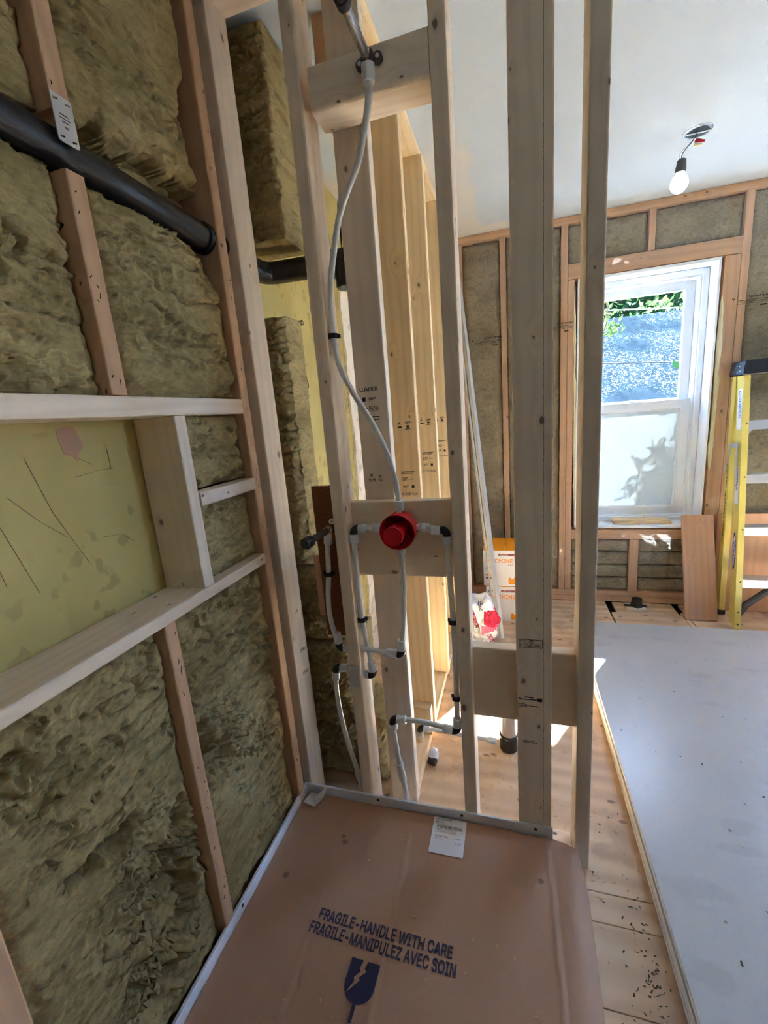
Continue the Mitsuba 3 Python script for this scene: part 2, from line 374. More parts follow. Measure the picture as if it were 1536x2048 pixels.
# ------------------------------------------------------------------ insulation batts
def smooth01(t): t = np.clip(t, 0, 1); return t * t * (3 - 2 * t)
def batt_mesh(axis, u0, u1, v0, v1, front, back, seed, res=0.0036, bulge=0.014, edge=0.03, big=0.012, mid=0.013, fine=0.0058, crev=0.014, holes=(), clumps=(), shape=None, layers=0, jag=0.008, cut=False):
    """mineral wool: a displaced front with ragged rounded edges and its sides. axis 0: u = y, v = z, front towards +x; axis 1: u = x, front towards -y."""
    nu, nv = max(4, int((u1 - u0) / res)), max(4, int((v1 - v0) / res))
    U, V = np.meshgrid(np.linspace(u0, u1, nu), np.linspace(v0, v1, nv), indexing='ij')
    q = np.stack([U, V, np.full_like(U, seed * 3.7)], -1)
    d = np.minimum(np.minimum(U - u0, u1 - U), np.minimum(V - v0, v1 - V))
    if shape is not None: d = np.minimum(d, shape(U, V))
    n1 = meshkit.fbm(q * 7, 3, seed); n2 = meshkit.fbm(q * [34, 26, 1] + 5, 3, seed + 3)
    w = np.stack([U * 24 + 3 * n1, V * 85 + 5 * n2, q[..., 2]], -1)
    n3 = meshkit.fbm(w, 3, seed + 5)
    ridge = 1 - np.abs(2 * n2 - 1)
    h = -bulge * (1 - smooth01(d / edge + 0.6 * (n2 - 0.5))) ** 2
    h = h + big * (n1 - 0.5) * 2 + mid * (ridge - 0.7) * smooth01(n1 * 2.2 - 0.5) + fine * 2 * (n3 - 0.5)
    cv_ = meshkit.fbm(np.stack([U * 9 + 2 * n2, V * 30 + 2 * n1, q[..., 2] + 7], -1), 3, seed + 6)
    h -= crev * smooth01(1 - np.abs(2 * cv_ - 1) / 0.13) * smooth01((n1 - 0.36) * 5)
    h += 0.0032 * (meshkit.noise(q * [260, 330, 1], seed + 9) - 0.5) * 2
    for cu, cv, ru, rv, dep in holes:
        rr = np.sqrt(((U - cu) / ru) ** 2 + ((V - cv) / rv) ** 2)
        t = smooth01((1 - rr) * 1.4 + 1.5 * (n2 - 0.5) + 0.5 * (n3 - 0.5))
        lump = meshkit.fbm(q * [48, 60, 1] + 11, 2, seed + 13)
        h -= t * dep * (0.35 + 1.3 * np.clip(lump - 0.25, 0, 1))
        h += 0.35 * dep * smooth01(1.25 - np.abs(rr - 1) * 3) * (lump - 0.45)
    for cu, cv, ru, rv, amp in clumps:
        rr = np.sqrt(((U - cu) / ru) ** 2 + ((V - cv) / rv) ** 2)
        h += smooth01((1.1 - rr) * 1.5) * amp * (2 * np.abs(meshkit.fbm(w * [0.8, 1.6, 1] + 3, 3, seed + 21) - 0.5) * 1.6 + n2 - 0.75)
    for k in range(layers):
        vv = v0 + (v1 - v0) * (k + 1) / (layers + 1) + 0.012 * (meshkit.noise(np.stack([U * 6, U * 0 + k, U * 0], -1), seed) - 0.5)
        h -= 0.010 * np.exp(-((V - vv) / 0.006) ** 2)
    if shape is not None:
        sd = shape(U, V) + 0.03 * (n2 - 0.5) + 0.012 * (n3 - 0.5)
        h = np.where(sd < 0, -1 if cut else h - 0.05 - 0.04 * (n2 - 0.3), h - 0.012 * np.exp(-np.maximum(sd, 0) / 0.012))
    W = np.maximum(front + h, back)
    Uj = U + jag * (n2 - 0.5) * 2 * (1 - smooth01(d / 0.02)); Vj = V + jag * (n1 - 0.5) * 2 * (1 - smooth01(d / 0.02))
    P = np.stack([W, Uj, Vj], -1) if axis == 0 else np.stack([Uj, -W, Vj], -1)
    idx = np.arange(nu * nv).reshape(nu, nv)
    a, b, c, e = idx[:-1, :-1].ravel(), idx[1:, :-1].ravel(), idx[1:, 1:].ravel(), idx[:-1, 1:].ravel()
    F = np.vstack([np.c_[a, b, c], np.c_[a, c, e]])
    Vs = P.reshape(-1, 3)
    loop = np.r_[idx[:, 0], idx[-1, 1:], idx[-2::-1, -1], idx[0, -2:0:-1]]
    bk = Vs[loop].copy()
    if axis == 0: bk[:, 0] = back
    else: bk[:, 1] = -back
    o = len(Vs); L = len(loop); Vs = np.vstack([Vs, bk]); j = np.arange(L); k = (j + 1) % L
    F = np.vstack([F, np.c_[loop[j], o + j, o + k], np.c_[loop[j], o + k, loop[k]]])
    return Vs, F
def batt(label, group, *a, mat='wool', **kw):
    return put('insulation_batt', batt_mesh(*a, **kw), mat, label=label, cat='insulation', group=group, smooth=True)

GL = 'mineral wool batts in the left wall'
BK = -0.795
def tear_top_mid(U, V): return np.minimum(V - (1.838 + 0.06 * meshkit.fbm(np.stack([U * 22, V * 0 + 1, U * 0], -1), 3, 4)), 1.005 - U + 0.03 * np.sin(V * 15))
def round_right(U, V):
    c = np.minimum(U - 0.93, V - 1.66)
    return np.where((U > 0.90) & (V > 1.62), 0.125 - np.hypot(U - 0.895, V - 1.622), 0.2)
batt('tan mineral wool batt in the top left corner, above the black drain pipe', GL, 0, 0.28, 0.630, 1.838, 2.31, -0.705, BK, 1, clumps=((0.4, 1.9, 0.2, 0.08, 0.01),))
batt('tall mineral wool batt above the black drain pipe with a torn lower right edge', GL, 0, 0.668, 1.012, 1.832, 2.31, -0.692, BK, 2, shape=tear_top_mid, holes=((0.80, 1.855, 0.05, 0.03, 0.05), (0.93, 1.84, 0.05, 0.03, 0.06)))
batt('mineral wool batt under the drain pipe at the left edge, above the upper rail', GL, 0, 0.28, 0.630, 1.398, 1.762, -0.700, BK, 3, clumps=((0.5, 1.43, 0.2, 0.04, 0.014), (0.42, 1.6, 0.14, 0.12, 0.008)))
batt('mineral wool batt under the drain pipe with a rounded upper right corner', GL, 0, 0.668, 1.018, 1.398, 1.752, -0.690, BK, 4, shape=round_right, cut=True, clumps=((0.7, 1.6, 0.05, 0.2, 0.012),))
batt('small mineral wool piece beside the trimmer stud, above the short cleat', GL, 0, 0.800, 1.02, 1.19, 1.356, -0.700, BK, 5, bulge=0.01, big=0.006, layers=1)
batt('small mineral wool piece beside the trimmer stud, below the short cleat', GL, 0, 0.800, 1.02, 0.972, 1.152, -0.700, BK, 6, bulge=0.01, big=0.006)
batt('large torn mineral wool batt below the sill, left of the lower old stud', GL, 0, 0.277, 0.638, 0.115, 0.937, -0.702, BK, 7, res=0.0032, big=0.010,
     holes=((0.55, 0.40, 0.09, 0.12, 0.085), (0.40, 0.615, 0.035, 0.022, 0.09), (0.47, 0.60, 0.04, 0.026, 0.09), (0.54, 0.30, 0.05, 0.05, 0.09), (0.47, 0.24, 0.07, 0.05, 0.085), (0.33, 0.86, 0.06, 0.03, 0.05), (0.60, 0.52, 0.03, 0.05, 0.07)),
     clumps=((0.53, 0.42, 0.15, 0.24, 0.034), (0.36, 0.82, 0.10, 0.08, 0.024), (0.45, 0.24, 0.15, 0.12, 0.026)))
batt('tall mineral wool batt below the sill, between the lower old stud and the corner stud', GL, 0, 0.672, 1.018, 0.115, 0.937, -0.702, BK, 8, res=0.0032, big=0.010,
     holes=((0.70, 0.60, 0.035, 0.09, 0.07), (0.74, 0.53, 0.06, 0.05, 0.05)), clumps=((0.76, 0.58, 0.12, 0.14, 0.034), (0.95, 0.80, 0.08, 0.12, 0.02), (0.98, 0.62, 0.05, 0.2, 0.02)))
batt('mineral wool behind the lower left corner, left of the end stud', GL, 0, -0.1, 0.235, 0.03, 0.942, -0.70, BK, 9, res=0.007)

# ------------------------------------------------------------------ left wall framing
GO = 'old fir studs of the left wall'
def notched_stud():
    """old stud with a notch from the front for the drain pipe"""
    segs = [((-0.785, 0.631, 1.397), (-0.684, 0.665, 1.752)), ((-0.785, 0.631, 1.752), (-0.762, 0.665, 1.835)), ((-0.785, 0.631, 1.835), (-0.684, 0.665, 2.312))]
    Vs, Fs, UVs, o = [], [], [], 0
    for lo, hi in segs:
        V, F, UV = lumber_mesh(lo, hi, 2, r=0.003); Vs.append(V); Fs.append(F + o); UVs.append(np.c_[UV[:, 0] - UV[0, 0] + 4005 + lo[2], UV[:, 1] - UV[0, 1] + 51]); o += len(V)
    return np.vstack(Vs), np.vstack(Fs), np.vstack(UVs)
V_, F_, UV_ = notched_stud()
put('wall_stud', (V_, F_), 'old_fir', label='reddish old stud on the left, notched for the drain pipe behind a steel plate', cat='stud', group=GO, uv=UV_)
lumber('wall_stud', 'old_fir', (-0.785, 0.640, 0.02), (-0.684, 0.671, 0.943), 2, 'thin old stud below the sill between two torn batts', GO)
lumber('wall_stud', 'old_fir', (-0.785, 0.236, 0.02), (-0.682, 0.275, 0.943), 2, 'old stud at the lower left edge of the picture', GO)
lumber('wall_stud', 'old_fir', (-0.785, 0.236, 1.397), (-0.684, 0.275, 2.312), 2, 'old stud above the rail at the far left', GO)
lumber('wall_stud', 'old_fir', (-0.785, 1.020, 0.02), (-0.682, 1.055, 2.312), 2, 'reddish full height old stud just left of the pale corner stud', GO)
lumber('rail', 'new_pine', (-0.79, 0.05, 1.358), (-0.676, 1.012, 1.395), 1, 'pale upper rail across the left wall, over the yellow panel', cat='rail')
lumber('rail', 'new_pine', (-0.79, 0.05, 0.943), (-0.676, 1.015, 0.971), 1, 'pale wide sill under the yellow panel on the left wall', cat='rail')
lumber('trimmer_stud', 'new_pine', (-0.79, 0.765, 0.972), (-0.678, 0.798, 1.357), 2, 'short pale stud between upper rail and sill at the end of the yellow panel')
lumber('cleat', 'new_pine', (-0.72, 0.800, 1.155), (-0.676, 1.018, 1.187), 1, 'short pale wood cleat from trimmer stud to old stud', cat='cleat')
lumber('bottom_plate', 'old_fir', (-0.785, 0.0, 0.0), (-0.693, 1.05, 0.02), 1, 'low plate at the foot of the left wall', cat='plate')
lumber('top_plate', 'old_fir', (-0.785, -0.5, 2.313), (-0.684, 1.075, 2.349), 1, 'plate along the head of the left wall', cat='plate')
put('foam_board', cbox(-0.802, -0.792, 0.0, 0.79, 0.95, 1.40), 'yellow_foam', label='scratched yellowish panel recessed between rail and sill on the left', cat='foam board')
pn = [k for k in scene if k.startswith('foam_board')][0]
put('peeled_patch', place_flat(Polygon([(0, 0), (0.02, 0.006), (0.036, 0.001), (0.043, -0.02), (0.046, -0.035), (0.034, -0.045), (0.028, -0.062), (0.02, -0.05), (0.006, -0.046), (0.001, -0.025)]), (-0.7918, 0.595, 1.345), (0, 1, 0), (0, 0, 1), 0.0008), 'red_ply', parent=pn, label='peeled brown patch')
def scratch(parent, pts, w, mat, x=-0.7915):
    from shapely.geometry import LineString
    return put('scratch', place_flat(LineString(pts).buffer(w), (x, 0, 0), (0, 1, 0), (0, 0, 1), 0.0004), mat, parent=parent)
for pts in ([(0.36, 1.235), (0.46, 1.245)], [(0.40, 1.31), (0.44, 1.22), (0.455, 1.10)], [(0.36, 1.17), (0.40, 1.19), (0.45, 1.19)], [(0.37, 1.16), (0.44, 1.14)], [(0.41, 1.16), (0.425, 1.20), (0.445, 1.205)],
            [(0.43, 1.33), (0.455, 1.25), (0.50, 1.07)], [(0.49, 1.24), (0.53, 1.19), (0.57, 1.15)], [(0.53, 1.30), (0.555, 1.20), (0.60, 1.09)], [(0.36, 1.12), (0.44, 1.135)], [(0.625, 1.29), (0.65, 1.275)],
            [(0.61, 1.255), (0.66, 1.262), (0.695, 1.262)], [(0.69, 1.262), (0.689, 1.31)], [(0.64, 1.13), (0.68, 1.125), (0.71, 1.10)]):
    scratch(pn, pts, 0.00035, 'faint_ink')

# staples and bent nails left in the old studs, layout line on the wide stud
def staples(key, x, y0, y1, z0, z1, n, seed):
    rr = random.Random(seed)
    for i in range(n):
        y, z, a = rr.uniform(y0 + 0.005, y1 - 0.005), rr.uniform(z0, z1), rr.uniform(-0.9, 0.9)
        l = rr.uniform(0.003, 0.007)
        put('staple', tube([(x - 0.001, y - l * math.sin(a), z - l * math.cos(a)), (x + 0.0012, y, z), (x - 0.001, y + l * math.sin(a), z + l * math.cos(a))], 0.0007, 5), 'dark_hole', parent=key)
staples('wall_stud', -0.684, 0.632, 0.664, 1.42, 1.74, 8, 1); staples('wall_stud', -0.684, 0.632, 0.664, 1.86, 2.29, 7, 2)
staples('wall_stud_001', -0.684, 0.641, 0.670, 0.2, 0.92, 14, 3); staples('wall_stud_004', -0.682, 1.022, 1.053, 0.9, 2.28, 16, 4)
# drain pipe, nail plate
dp = thing('drain_pipe', 'black plastic drain pipe running across the insulation on the left wall', 'pipe')
put('pipe', tube([(-0.722, 0.0, 1.822), (-0.722, 0.56, 1.797), (-0.722, 1.20, 1.776)], 0.031, 28), 'black_abs', parent=dp, smooth=40)
put('coupling', stack((-0.722, 1.005, 1.782), (-0.722, 1.05, 1.780), [(0, 0.033), (0.05, 0.036), (0.95, 0.036), (1, 0.033)], 28), 'black_abs', parent=dp, smooth=40)
bend = [(-0.722, 1.20, 1.776), (-0.722, 1.26, 1.775), (-0.708, 1.30, 1.776), (-0.67, 1.315, 1.778), (-0.52, 1.315, 1.772), (-0.45, 1.315, 1.768)]
put('elbow', tube(spline(bend, 24), 0.031, 28), 'black_abs', parent=dp, smooth=40)
put('end_elbow', cat_([stack((-0.52, 1.315, 1.772), (-0.455, 1.315, 1.769), [(0, 0.033), (0.05, 0.038), (0.9, 0.038), (1, 0.036)], 26), stack((-0.458, 1.315, 1.80), (-0.458, 1.315, 1.70), [(0, 0.030), (0.2, 0.038), (0.95, 0.038), (1, 0.034)], 26)]), 'black_abs', parent=dp, smooth=40)
np_ = thing('nail_plate', 'grey steel nail plate over the notched stud and drain pipe', 'metal plate')
pl = sbox(-0.018, -0.034, 0.018, 0.034).buffer(-0.004).buffer(0.004)
for a in (-1, 1):
    for b_, t in ((0.026, 0.004), (-0.026, 0.004)):
        pl = pl.difference(affinity.rotate(sbox(-0.0045, -0.0012, 0.0045, 0.0012), 20).buffer(0.0006).__class__(affinity.translate(affinity.rotate(sbox(-0.0045, -0.0014, 0.0045, 0.0014), 15), a * 0.010, b_).exterior))
put('plate', place_flat(pl, (-0.682, 0.646, 1.823), (0, 1, 0), (0, 0, 1), 0.0016), 'zinc', parent=np_)
put('stamped_print', place_flat(bars([(-0.008, 0.006, 0.007, 0.008), (-0.010, 0.001, 0.009, 0.0028), (-0.006, -0.004, 0.006, -0.0022), (-0.003, -0.012, 0.003, -0.009)]), (-0.6803, 0.646, 1.823), (0, 1, 0), (0, 0, 1), 0.0002), 'faint_ink', parent=np_)

# ------------------------------------------------------------------ left wall beyond the wet wall
fb = thing('foam_board', 'yellow rigid foam board with marker writing behind the plumbing wall', 'foam board')
put('board', cbox(-0.806, -0.7905, 1.10, 2.20, 0.0, 2.349), 'yellow_foam', parent=fb)
for s, y, z, h in (('COND', 1.600, 1.681, 0.020), ('MIN', 1.583, 1.652, 0.013), ('+', 1.618, 1.640, 0.012), ('ROD', 1.592, 1.612, 0.022), ('E', 1.628, 1.594, 0.017), ('O', 1.636, 1.565, 0.014), ('O', 1.632, 1.452, 0.034)):
    text('marker_writing', fb, s, h, (-0.7896, y, z), (0, 1, 0.25), (0, 0, 1), 'ink')
rag = np.linspace(0, 2.35, 60)
edge_pts = [(2.05 + 0.09 * float(meshkit.fbm(np.array([z * 9, 0, 0]), 3, 3)) + (0.12 if z > 1.9 else 0) * smooth01((z - 1.9) * 6), z) for z in rag]
put('torn_plaster', place_flat(Polygon(edge_pts + [(2.98, 2.35), (2.98, 0)]), (-0.79, 0, 0), (0, 1, 0), (0, 0, 1), 0.012), 'plaster', label='torn edged pale plaster on the left wall beyond the yellow board', cat='plaster')
GB = 'mineral wool behind the plumbing wall'
batt('dark mineral wool batt standing out beside the corner stud, near the ceiling', GB, 1, -0.785, -0.603, 1.835, 2.335, -1.225, -1.37, 11, bulge=0.006, edge=0.01, big=0.008)
batt('narrow mineral wool strip behind the corner stud, beside the yellow foam board', GB, 1, -0.785, -0.632, 0.86, 1.63, -1.20, -1.32, 12, bulge=0.02, edge=0.03, big=0.006, fine=0.004)
batt('ragged mineral wool between corner stud and brown backing board', GB, 1, -0.785, -0.560, 0.59, 0.855, -1.21, -1.36, 14, bulge=0.03, edge=0.04, big=0.02, mid=0.03, fine=0.006, clumps=((-0.62, 0.72, 0.10, 0.12, 0.03),), holes=((-0.62, 0.80, 0.03, 0.025, 0.05), (-0.60, 0.66, 0.03, 0.03, 0.05)))
batt('ragged sunlit mineral wool lump behind the corner stud, near the floor', GB, 1, -0.785, -0.535, 0.25, 0.575, -1.22, -1.44, 13, bulge=0.03, edge=0.03, big=0.02, mid=0.03, fine=0.006, clumps=((-0.60, 0.42, 0.10, 0.16, 0.03),), holes=((-0.58, 0.30, 0.04, 0.04, 0.05),))
batt('loose brown mineral wool on the floor at the foot of the corner stud', GB, 1, -0.785, -0.44, 0.001, 0.245, -1.24, -1.50, 15, bulge=0.06, edge=0.06, big=0.03, mid=0.03, fine=0.006, clumps=((-0.60, 0.14, 0.14, 0.1, 0.04),), holes=((-0.55, 0.2, 0.06, 0.04, 0.06), (-0.66, 0.1, 0.04, 0.05, 0.05)))
put('wood_block', lumber_mesh((-0.488, 1.285, 2.13), (-0.452, 1.32, 2.3495), 2)[:2], 'old_fir', label='orange wood block near the ceiling behind the first furring stud', cat='block', uv=None)

# ------------------------------------------------------------------ wet wall (plumbing wall)
GW = 'pale studs of the plumbing wall'
Y0, Y1 = 1.08, 1.169
ws = {}
ws['corner'] = lumber('wall_stud', 'new_pine', (-0.706, Y0, 0.0), (-0.668, Y1, 2.312), 2, 'pale corner stud against the left wall insulation, at the tray corner', GW)
ws['left'] = lumber('wall_stud', 'new_pine', (-0.487, Y0, 0.038), (-0.449, Y1, 2.312), 2, 'pale stud left of the red valve with two pipes through it', GW, r=0.006)
ws['mid'] = lumber('wall_stud', 'new_pine', (-0.156, Y0, 0.038), (-0.119, Y1, 2.312), 2, 'pale stud just right of the red valve', GW)
ws['wide'] = lumber('wall_stud', 'new_pine', (-0.001, Y0, 0.038), (0.088, Y0 + 0.037, 2.312), 2, 'wide flat pale stud in the middle, with boxed grade stamp', GW)
ws['right'] = lumber('wall_stud', 'new_pine', (0.151, Y0, 0.012), (0.189, Y1, 2.312), 2, 'rightmost pale stud, in front of the window', GW)
lumber('top_plate', 'new_pine', (-0.706, Y0, 2.312), (0.20, Y1, 2.35), 0, 'pale plate over the plumbing wall at the ceiling', cat='plate')
lumber('bottom_plate', 'new_pine', (-0.66, Y0, 0.0), (0.149, Y1, 0.037), 0, 'pale bottom plate of the plumbing wall behind the shower tray', cat='plate')
lumber('blocking', 'new_pine', (-0.430, Y0 - 0.001, 2.008), (-0.157, Y0 + 0.088, 2.099), 0, 'pale block near the ceiling between two studs, holding the shower outlet', cat='block', r=0.009, seg=4)
vb = lumber('blocking', 'tan_board', (-0.448, 1.131, 0.869), (-0.157, 1.168, 1.090), 0, 'tan backing board between two studs behind the red valve', cat='block')
lumber('blocking', 'tan_board', (-0.118, 1.1185, 0.446), (0.150, 1.156, 0.667), 0, 'low tan backing board behind the wide flat stud', cat='block')
put('backing_board', cbox(-0.568, -0.488, 1.131, 1.15, 0.665, 1.138), 'dark_ply', label='dark brown plywood backing board left of the left valve stud', cat='board')
V_, F_, UV_ = lumber_mesh((-0.60, 1.155, 0.72), (-0.565, 1.165, 0.92), 2)
put('wood_splinter', (V_, F_), 'red_ply', label='splintered brown wood sliver beside the dark backing board', cat='splinter', uv=UV_)

put('layout_line', place_flat(sbox(0, 0, 0.0007, 2.1), (0.068, Y0 - 0.0002, 0.15), (1, 0, 0), (0, 0, 1), 0.0002), 'faint_ink', parent=ws['wide'])
def stamp(parent, lines, x, y, z, mat='stamp_ink', axis='y'):
    """grade stamp printed on a face towards the camera: lines = [(text, dx, dz, height, bold)]; '[' draws a frame"""
    for s, dx, dz, h, w in lines:
        if s == '#':
            put('grade_stamp', place_flat(sbox(0, 0, w, h).difference(sbox(0.0012, 0.0012, w - 0.0012, h - 0.0012)), (x + dx, y - 0.0001, z + dz), (1, 0, 0), (0, 0, 1), 0.0003), mat, parent=parent)
        elif s == '=':
            put('grade_stamp', place_flat(sbox(0, 0, w, h), (x + dx, y - 0.0001, z + dz), (1, 0, 0), (0, 0, 1), 0.0003), mat, parent=parent)
        else:
            text('grade_stamp', parent, s, h, (x + dx, y - 0.0001, z + dz), (1, 0, 0), (0, 0, 1), mat, 0.0003, True, w)
YS = Y0 - 0.0003
stamp(ws['wide'], [('#', 0.007, 0.700, 0.024, 0.058), ('=', 0.019, 0.700, 0.024, 0.0012), ('M', 0.0095, 0.717, 0.0045, None), ('U', 0.0098, 0.710, 0.0045, None), ('R', 0.0098, 0.703, 0.0045, None),
                   ('SPF', 0.033, 0.7185, 0.004, None), ('NO. 2', 0.030, 0.7135, 0.004, None), ('KD-HT-HEAT', 0.0215, 0.708, 0.004, 0.040), ('TREATED', 0.0225, 0.7025, 0.004, 0.038),
                   ('=', 0.020, 0.5505, 0.0035, 0.022), ('=', 0.012, 0.544, 0.003, 0.040), ('=', 0.052, 0.541, 0.011, 0.012), ('=', 0.005, 0.543, 0.006, 0.006),
                   ('#', 0.004, 0.521, 0.010, 0.020), ('NORTH', 0.007, 0.5235, 0.005, 0.030), ('=', 0.038, 0.524, 0.003, 0.016)], 0, YS, 0)
stamp(ws['wide'], [('=', 0.014, 0.414, 0.0028, 0.030), ('=', 0.014, 0.409, 0.0028, 0.038)], 0, YS, 0, 'faint_ink')

# ------------------------------------------------------------------ furring wall running to the far wall
GF = 'furring wall studs in a row'
fy = [1.1695, 1.53, 1.935, 2.34, 2.74]
fl_labels = ['shaded wide stud behind the red valve, nearest of the furring row', 'yellow furring stud, second in the row behind the valve', 'furring stud third in the row, with brown knots',
             'furring stud fourth in the row behind the pale valve stud', 'furring stud last in the row, by the far wall']
fs = []
for i, y in enumerate(fy):
    fs.append(lumber('furring_stud', 'new_pine' if i == 0 else 'yellow_pine', (-0.416, y, 0.038), (-0.327, y + 0.038, 2.312), 2, fl_labels[i], GF))
lumber('top_plate', 'yellow_pine', (-0.43, 1.17, 2.313), (-0.341, 2.965, 2.35), 1, 'pale plate along the ceiling over the furring studs', cat='plate', r=0.002)
lumber('bottom_plate', 'yellow_pine', (-0.43, 1.17, 0.0), (-0.341, 2.965, 0.037), 1, 'pale plate on the floor under the furring studs', cat='plate', r=0.002)
lumber('blocking', 'yellow_pine', (-0.425, 1.49, 0.038), (-0.335, 1.528, 0.16), 2, 'short yellow block at the foot of the second furring stud', cat='block')
sf = lambda x, z, m='stamp_ink': [('LUMBER', x, z, 0.008, 0.046), ]
stamp(fs[0], [('LUMBER', 0, 1.392, 0.011, 0.052), ('=', 0.006, 1.366, 0.011, 0.010), ('SPF', 0.024, 1.367, 0.008, 0.020), ('=', 0.005, 1.345, 0.003, 0.016), ('#', 0.024, 1.338, 0.014, 0.026), ('NLGA', 0.027, 1.342, 0.007, 0.020),
               ('=', 0.018, 1.321, 0.003, 0.034), ('=', 0.018, 1.314, 0.003, 0.034), ('X', 0.008, 1.155, 0.009, 0.011), ('505', 0.004, 1.142, 0.008, 0.020), ('A', 0.034, 1.152, 0.007, 0.010), ('31', 0.034, 1.142, 0.007, 0.012)], -0.405, 1.1692, 0)
for i, dz in ((1, 0), (2, 0.03), (3, 0.055)):
    stamp(fs[i], [('A', 0.008, 1.288, 0.010, 0.010), ('=', 0.008, 1.276, 0.006, 0.014), ('SPF', 0.034, 1.288, 0.009, 0.022), ('=', 0.040, 1.276, 0.008, 0.010), ('=', 0.034, 1.270, 0.003, 0.020)], -0.405, fy[i] - 0.0003, 0.0)
    stamp(fs[i], [('=', 0.006, 1.116, 0.004, 0.050), ('=', 0.006, 1.110, 0.003, 0.044)], -0.402, fy[i] - 0.0003, dz, 'faint_ink')
    stamp(fs[i], [('#', 0.008, 1.086, 0.011, 0.022), ('LP', 0.011, 1.088, 0.007, 0.014), ('=', 0.036, 1.089, 0.002, 0.012), ('BUILT', 0.010, 1.060, 0.008, 0.022), ('=', 0.042, 1.056, 0.012, 0.010)], -0.402, fy[i] - 0.0003, dz)
    stamp(fs[i], [('D-STUD-PLUS', 0.004, 1.030, 0.009, 0.058)], -0.402, fy[i] - 0.0003, dz, 'faint_ink')
# mill stamps on the corner stud face
for z, s in ((0.735, 'HT'), (0.60, 'SPRUCE'), (0.52, 'PINE')):
    text('grade_stamp', ws['corner'], s, 0.012, (-0.6677, 1.115, z), (0, 1, -0.2), (0, 0, 1), 'faint_ink', 0.0003)

# ------------------------------------------------------------------ water lines
PEXR = 0.0078
def collar(p0, p1, r=0.0128):
    return stack(p0, p1, [(0, r * 0.80), (0.04, r), (0.40, r), (0.42, r * 0.93), (0.62, r * 0.93), (0.64, r), (0.94, r), (1, r * 0.82)], 20)
def elbow(parent, c, a, b, la=0.030, lb=0.030, core=0.0105):
    """push fitting: black body at c, white collars in directions a and b"""
    c, a, b = map(lambda q: np.asarray(q, float), (c, a, b)); a /= np.linalg.norm(a); b /= np.linalg.norm(b)
    body = tube(spline([c + a * 0.020, c + a * 0.006, c + b * 0.006, c + b * 0.020], 9), core, 16)
    e = put('elbow', body, 'black_plastic', parent=parent, smooth=50)
    put('collar', collar(c + a * 0.014, c + a * (0.014 + la)), 'fitting_white', parent=e, smooth=35)
    put('collar', collar(c + b * 0.014, c + b * (0.014 + lb)), 'fitting_white', parent=e, smooth=35)
def line(label, pts, n=50):
    k = thing('water_pipe', label, 'water pipe', 'flexible white water pipes in the plumbing wall')
    put('tube', tube(spline(pts, n), PEXR, 14), 'pex', parent=k, smooth=60)
    return k
# shower riser
w = line('long curved translucent pipe rising from the red valve to the shower outlet', [(-0.284, 1.062, 2.044), (-0.284, 1.062, 2.02), (-0.290, 1.066, 1.988), (-0.307, 1.074, 1.941), (-0.331, 1.084, 1.889), (-0.362, 1.090, 1.845), (-0.391, 1.100, 1.801), (-0.414, 1.10, 1.729), (-0.430, 1.10, 1.663), (-0.4375, 1.10, 1.595), (-0.4385, 1.10, 1.533), (-0.432, 1.10, 1.473), (-0.406, 1.10, 1.402), (-0.365, 1.10, 1.328), (-0.328, 1.10, 1.248), (-0.308, 1.10, 1.181), (-0.298, 1.10, 1.11), (-0.297, 1.10, 1.075)], 90)
put('collar', stack((-0.284, 1.062, 2.052), (-0.285, 1.062, 2.018), [(0, 0.012), (0.05, 0.0145), (0.55, 0.0145), (0.6, 0.0135), (0.95, 0.0130), (1, 0.011)], 20), 'fitting_white', parent=w, smooth=35)
put('collar', collar((-0.297, 1.10, 1.098), (-0.297, 1.10, 1.070)), 'fitting_white', parent=w, smooth=35)
so = thing('shower_outlet', 'capped steel pipe stub with copper bands poking out of the top block', 'pipe stub')
put('bracket', cat_([stack((-0.284, 1.079, 2.064), (-0.284, 1.052, 2.064), [(0, 0.013), (0.1, 0.015), (1, 0.013)]), cyl((-0.284, 1.064, 2.045), (-0.284, 1.064, 2.075), 0.0125)]
                   + [stack((-0.284 + s * 0.019, 1.079, 2.064 + s * 0.002), (-0.284 + s * 0.019, 1.068, 2.064 + s * 0.002), [(0, 0.011), (0.8, 0.011), (1, 0.009)]) for s in (-1, 1)]), 'grey_iron', parent=so, smooth=35)
for s in (-1, 1): put('screw', stack((-0.284 + s * 0.020, 1.070, 2.064 + s * 0.002), (-0.284 + s * 0.020, 1.0655, 2.064 + s * 0.002), [(0, 0.0045), (0.7, 0.0045), (1, 0.003)], 12), 'zinc', parent=so)
put('pipe', cyl((-0.2845, 1.055, 2.064), (-0.2785, 0.905, 2.046), 0.0095), 'steel', parent=so, smooth=60)
put('copper_band', cyl((-0.2845, 1.056, 2.064), (-0.284, 1.040, 2.062), 0.0108), 'brass_copper', parent=so, smooth=60)
put('copper_band', cyl((-0.279, 0.918, 2.0475), (-0.2785, 0.908, 2.0463), 0.0105), 'brass_copper', parent=so, smooth=60)
put('cap', stack((-0.2785, 0.910, 2.0465), (-0.2775, 0.880, 2.043), [(0, 0.0115), (0.06, 0.014), (0.7, 0.014), (0.75, 0.012), (1, 0.011)]), 'black_plastic', parent=so, smooth=35)
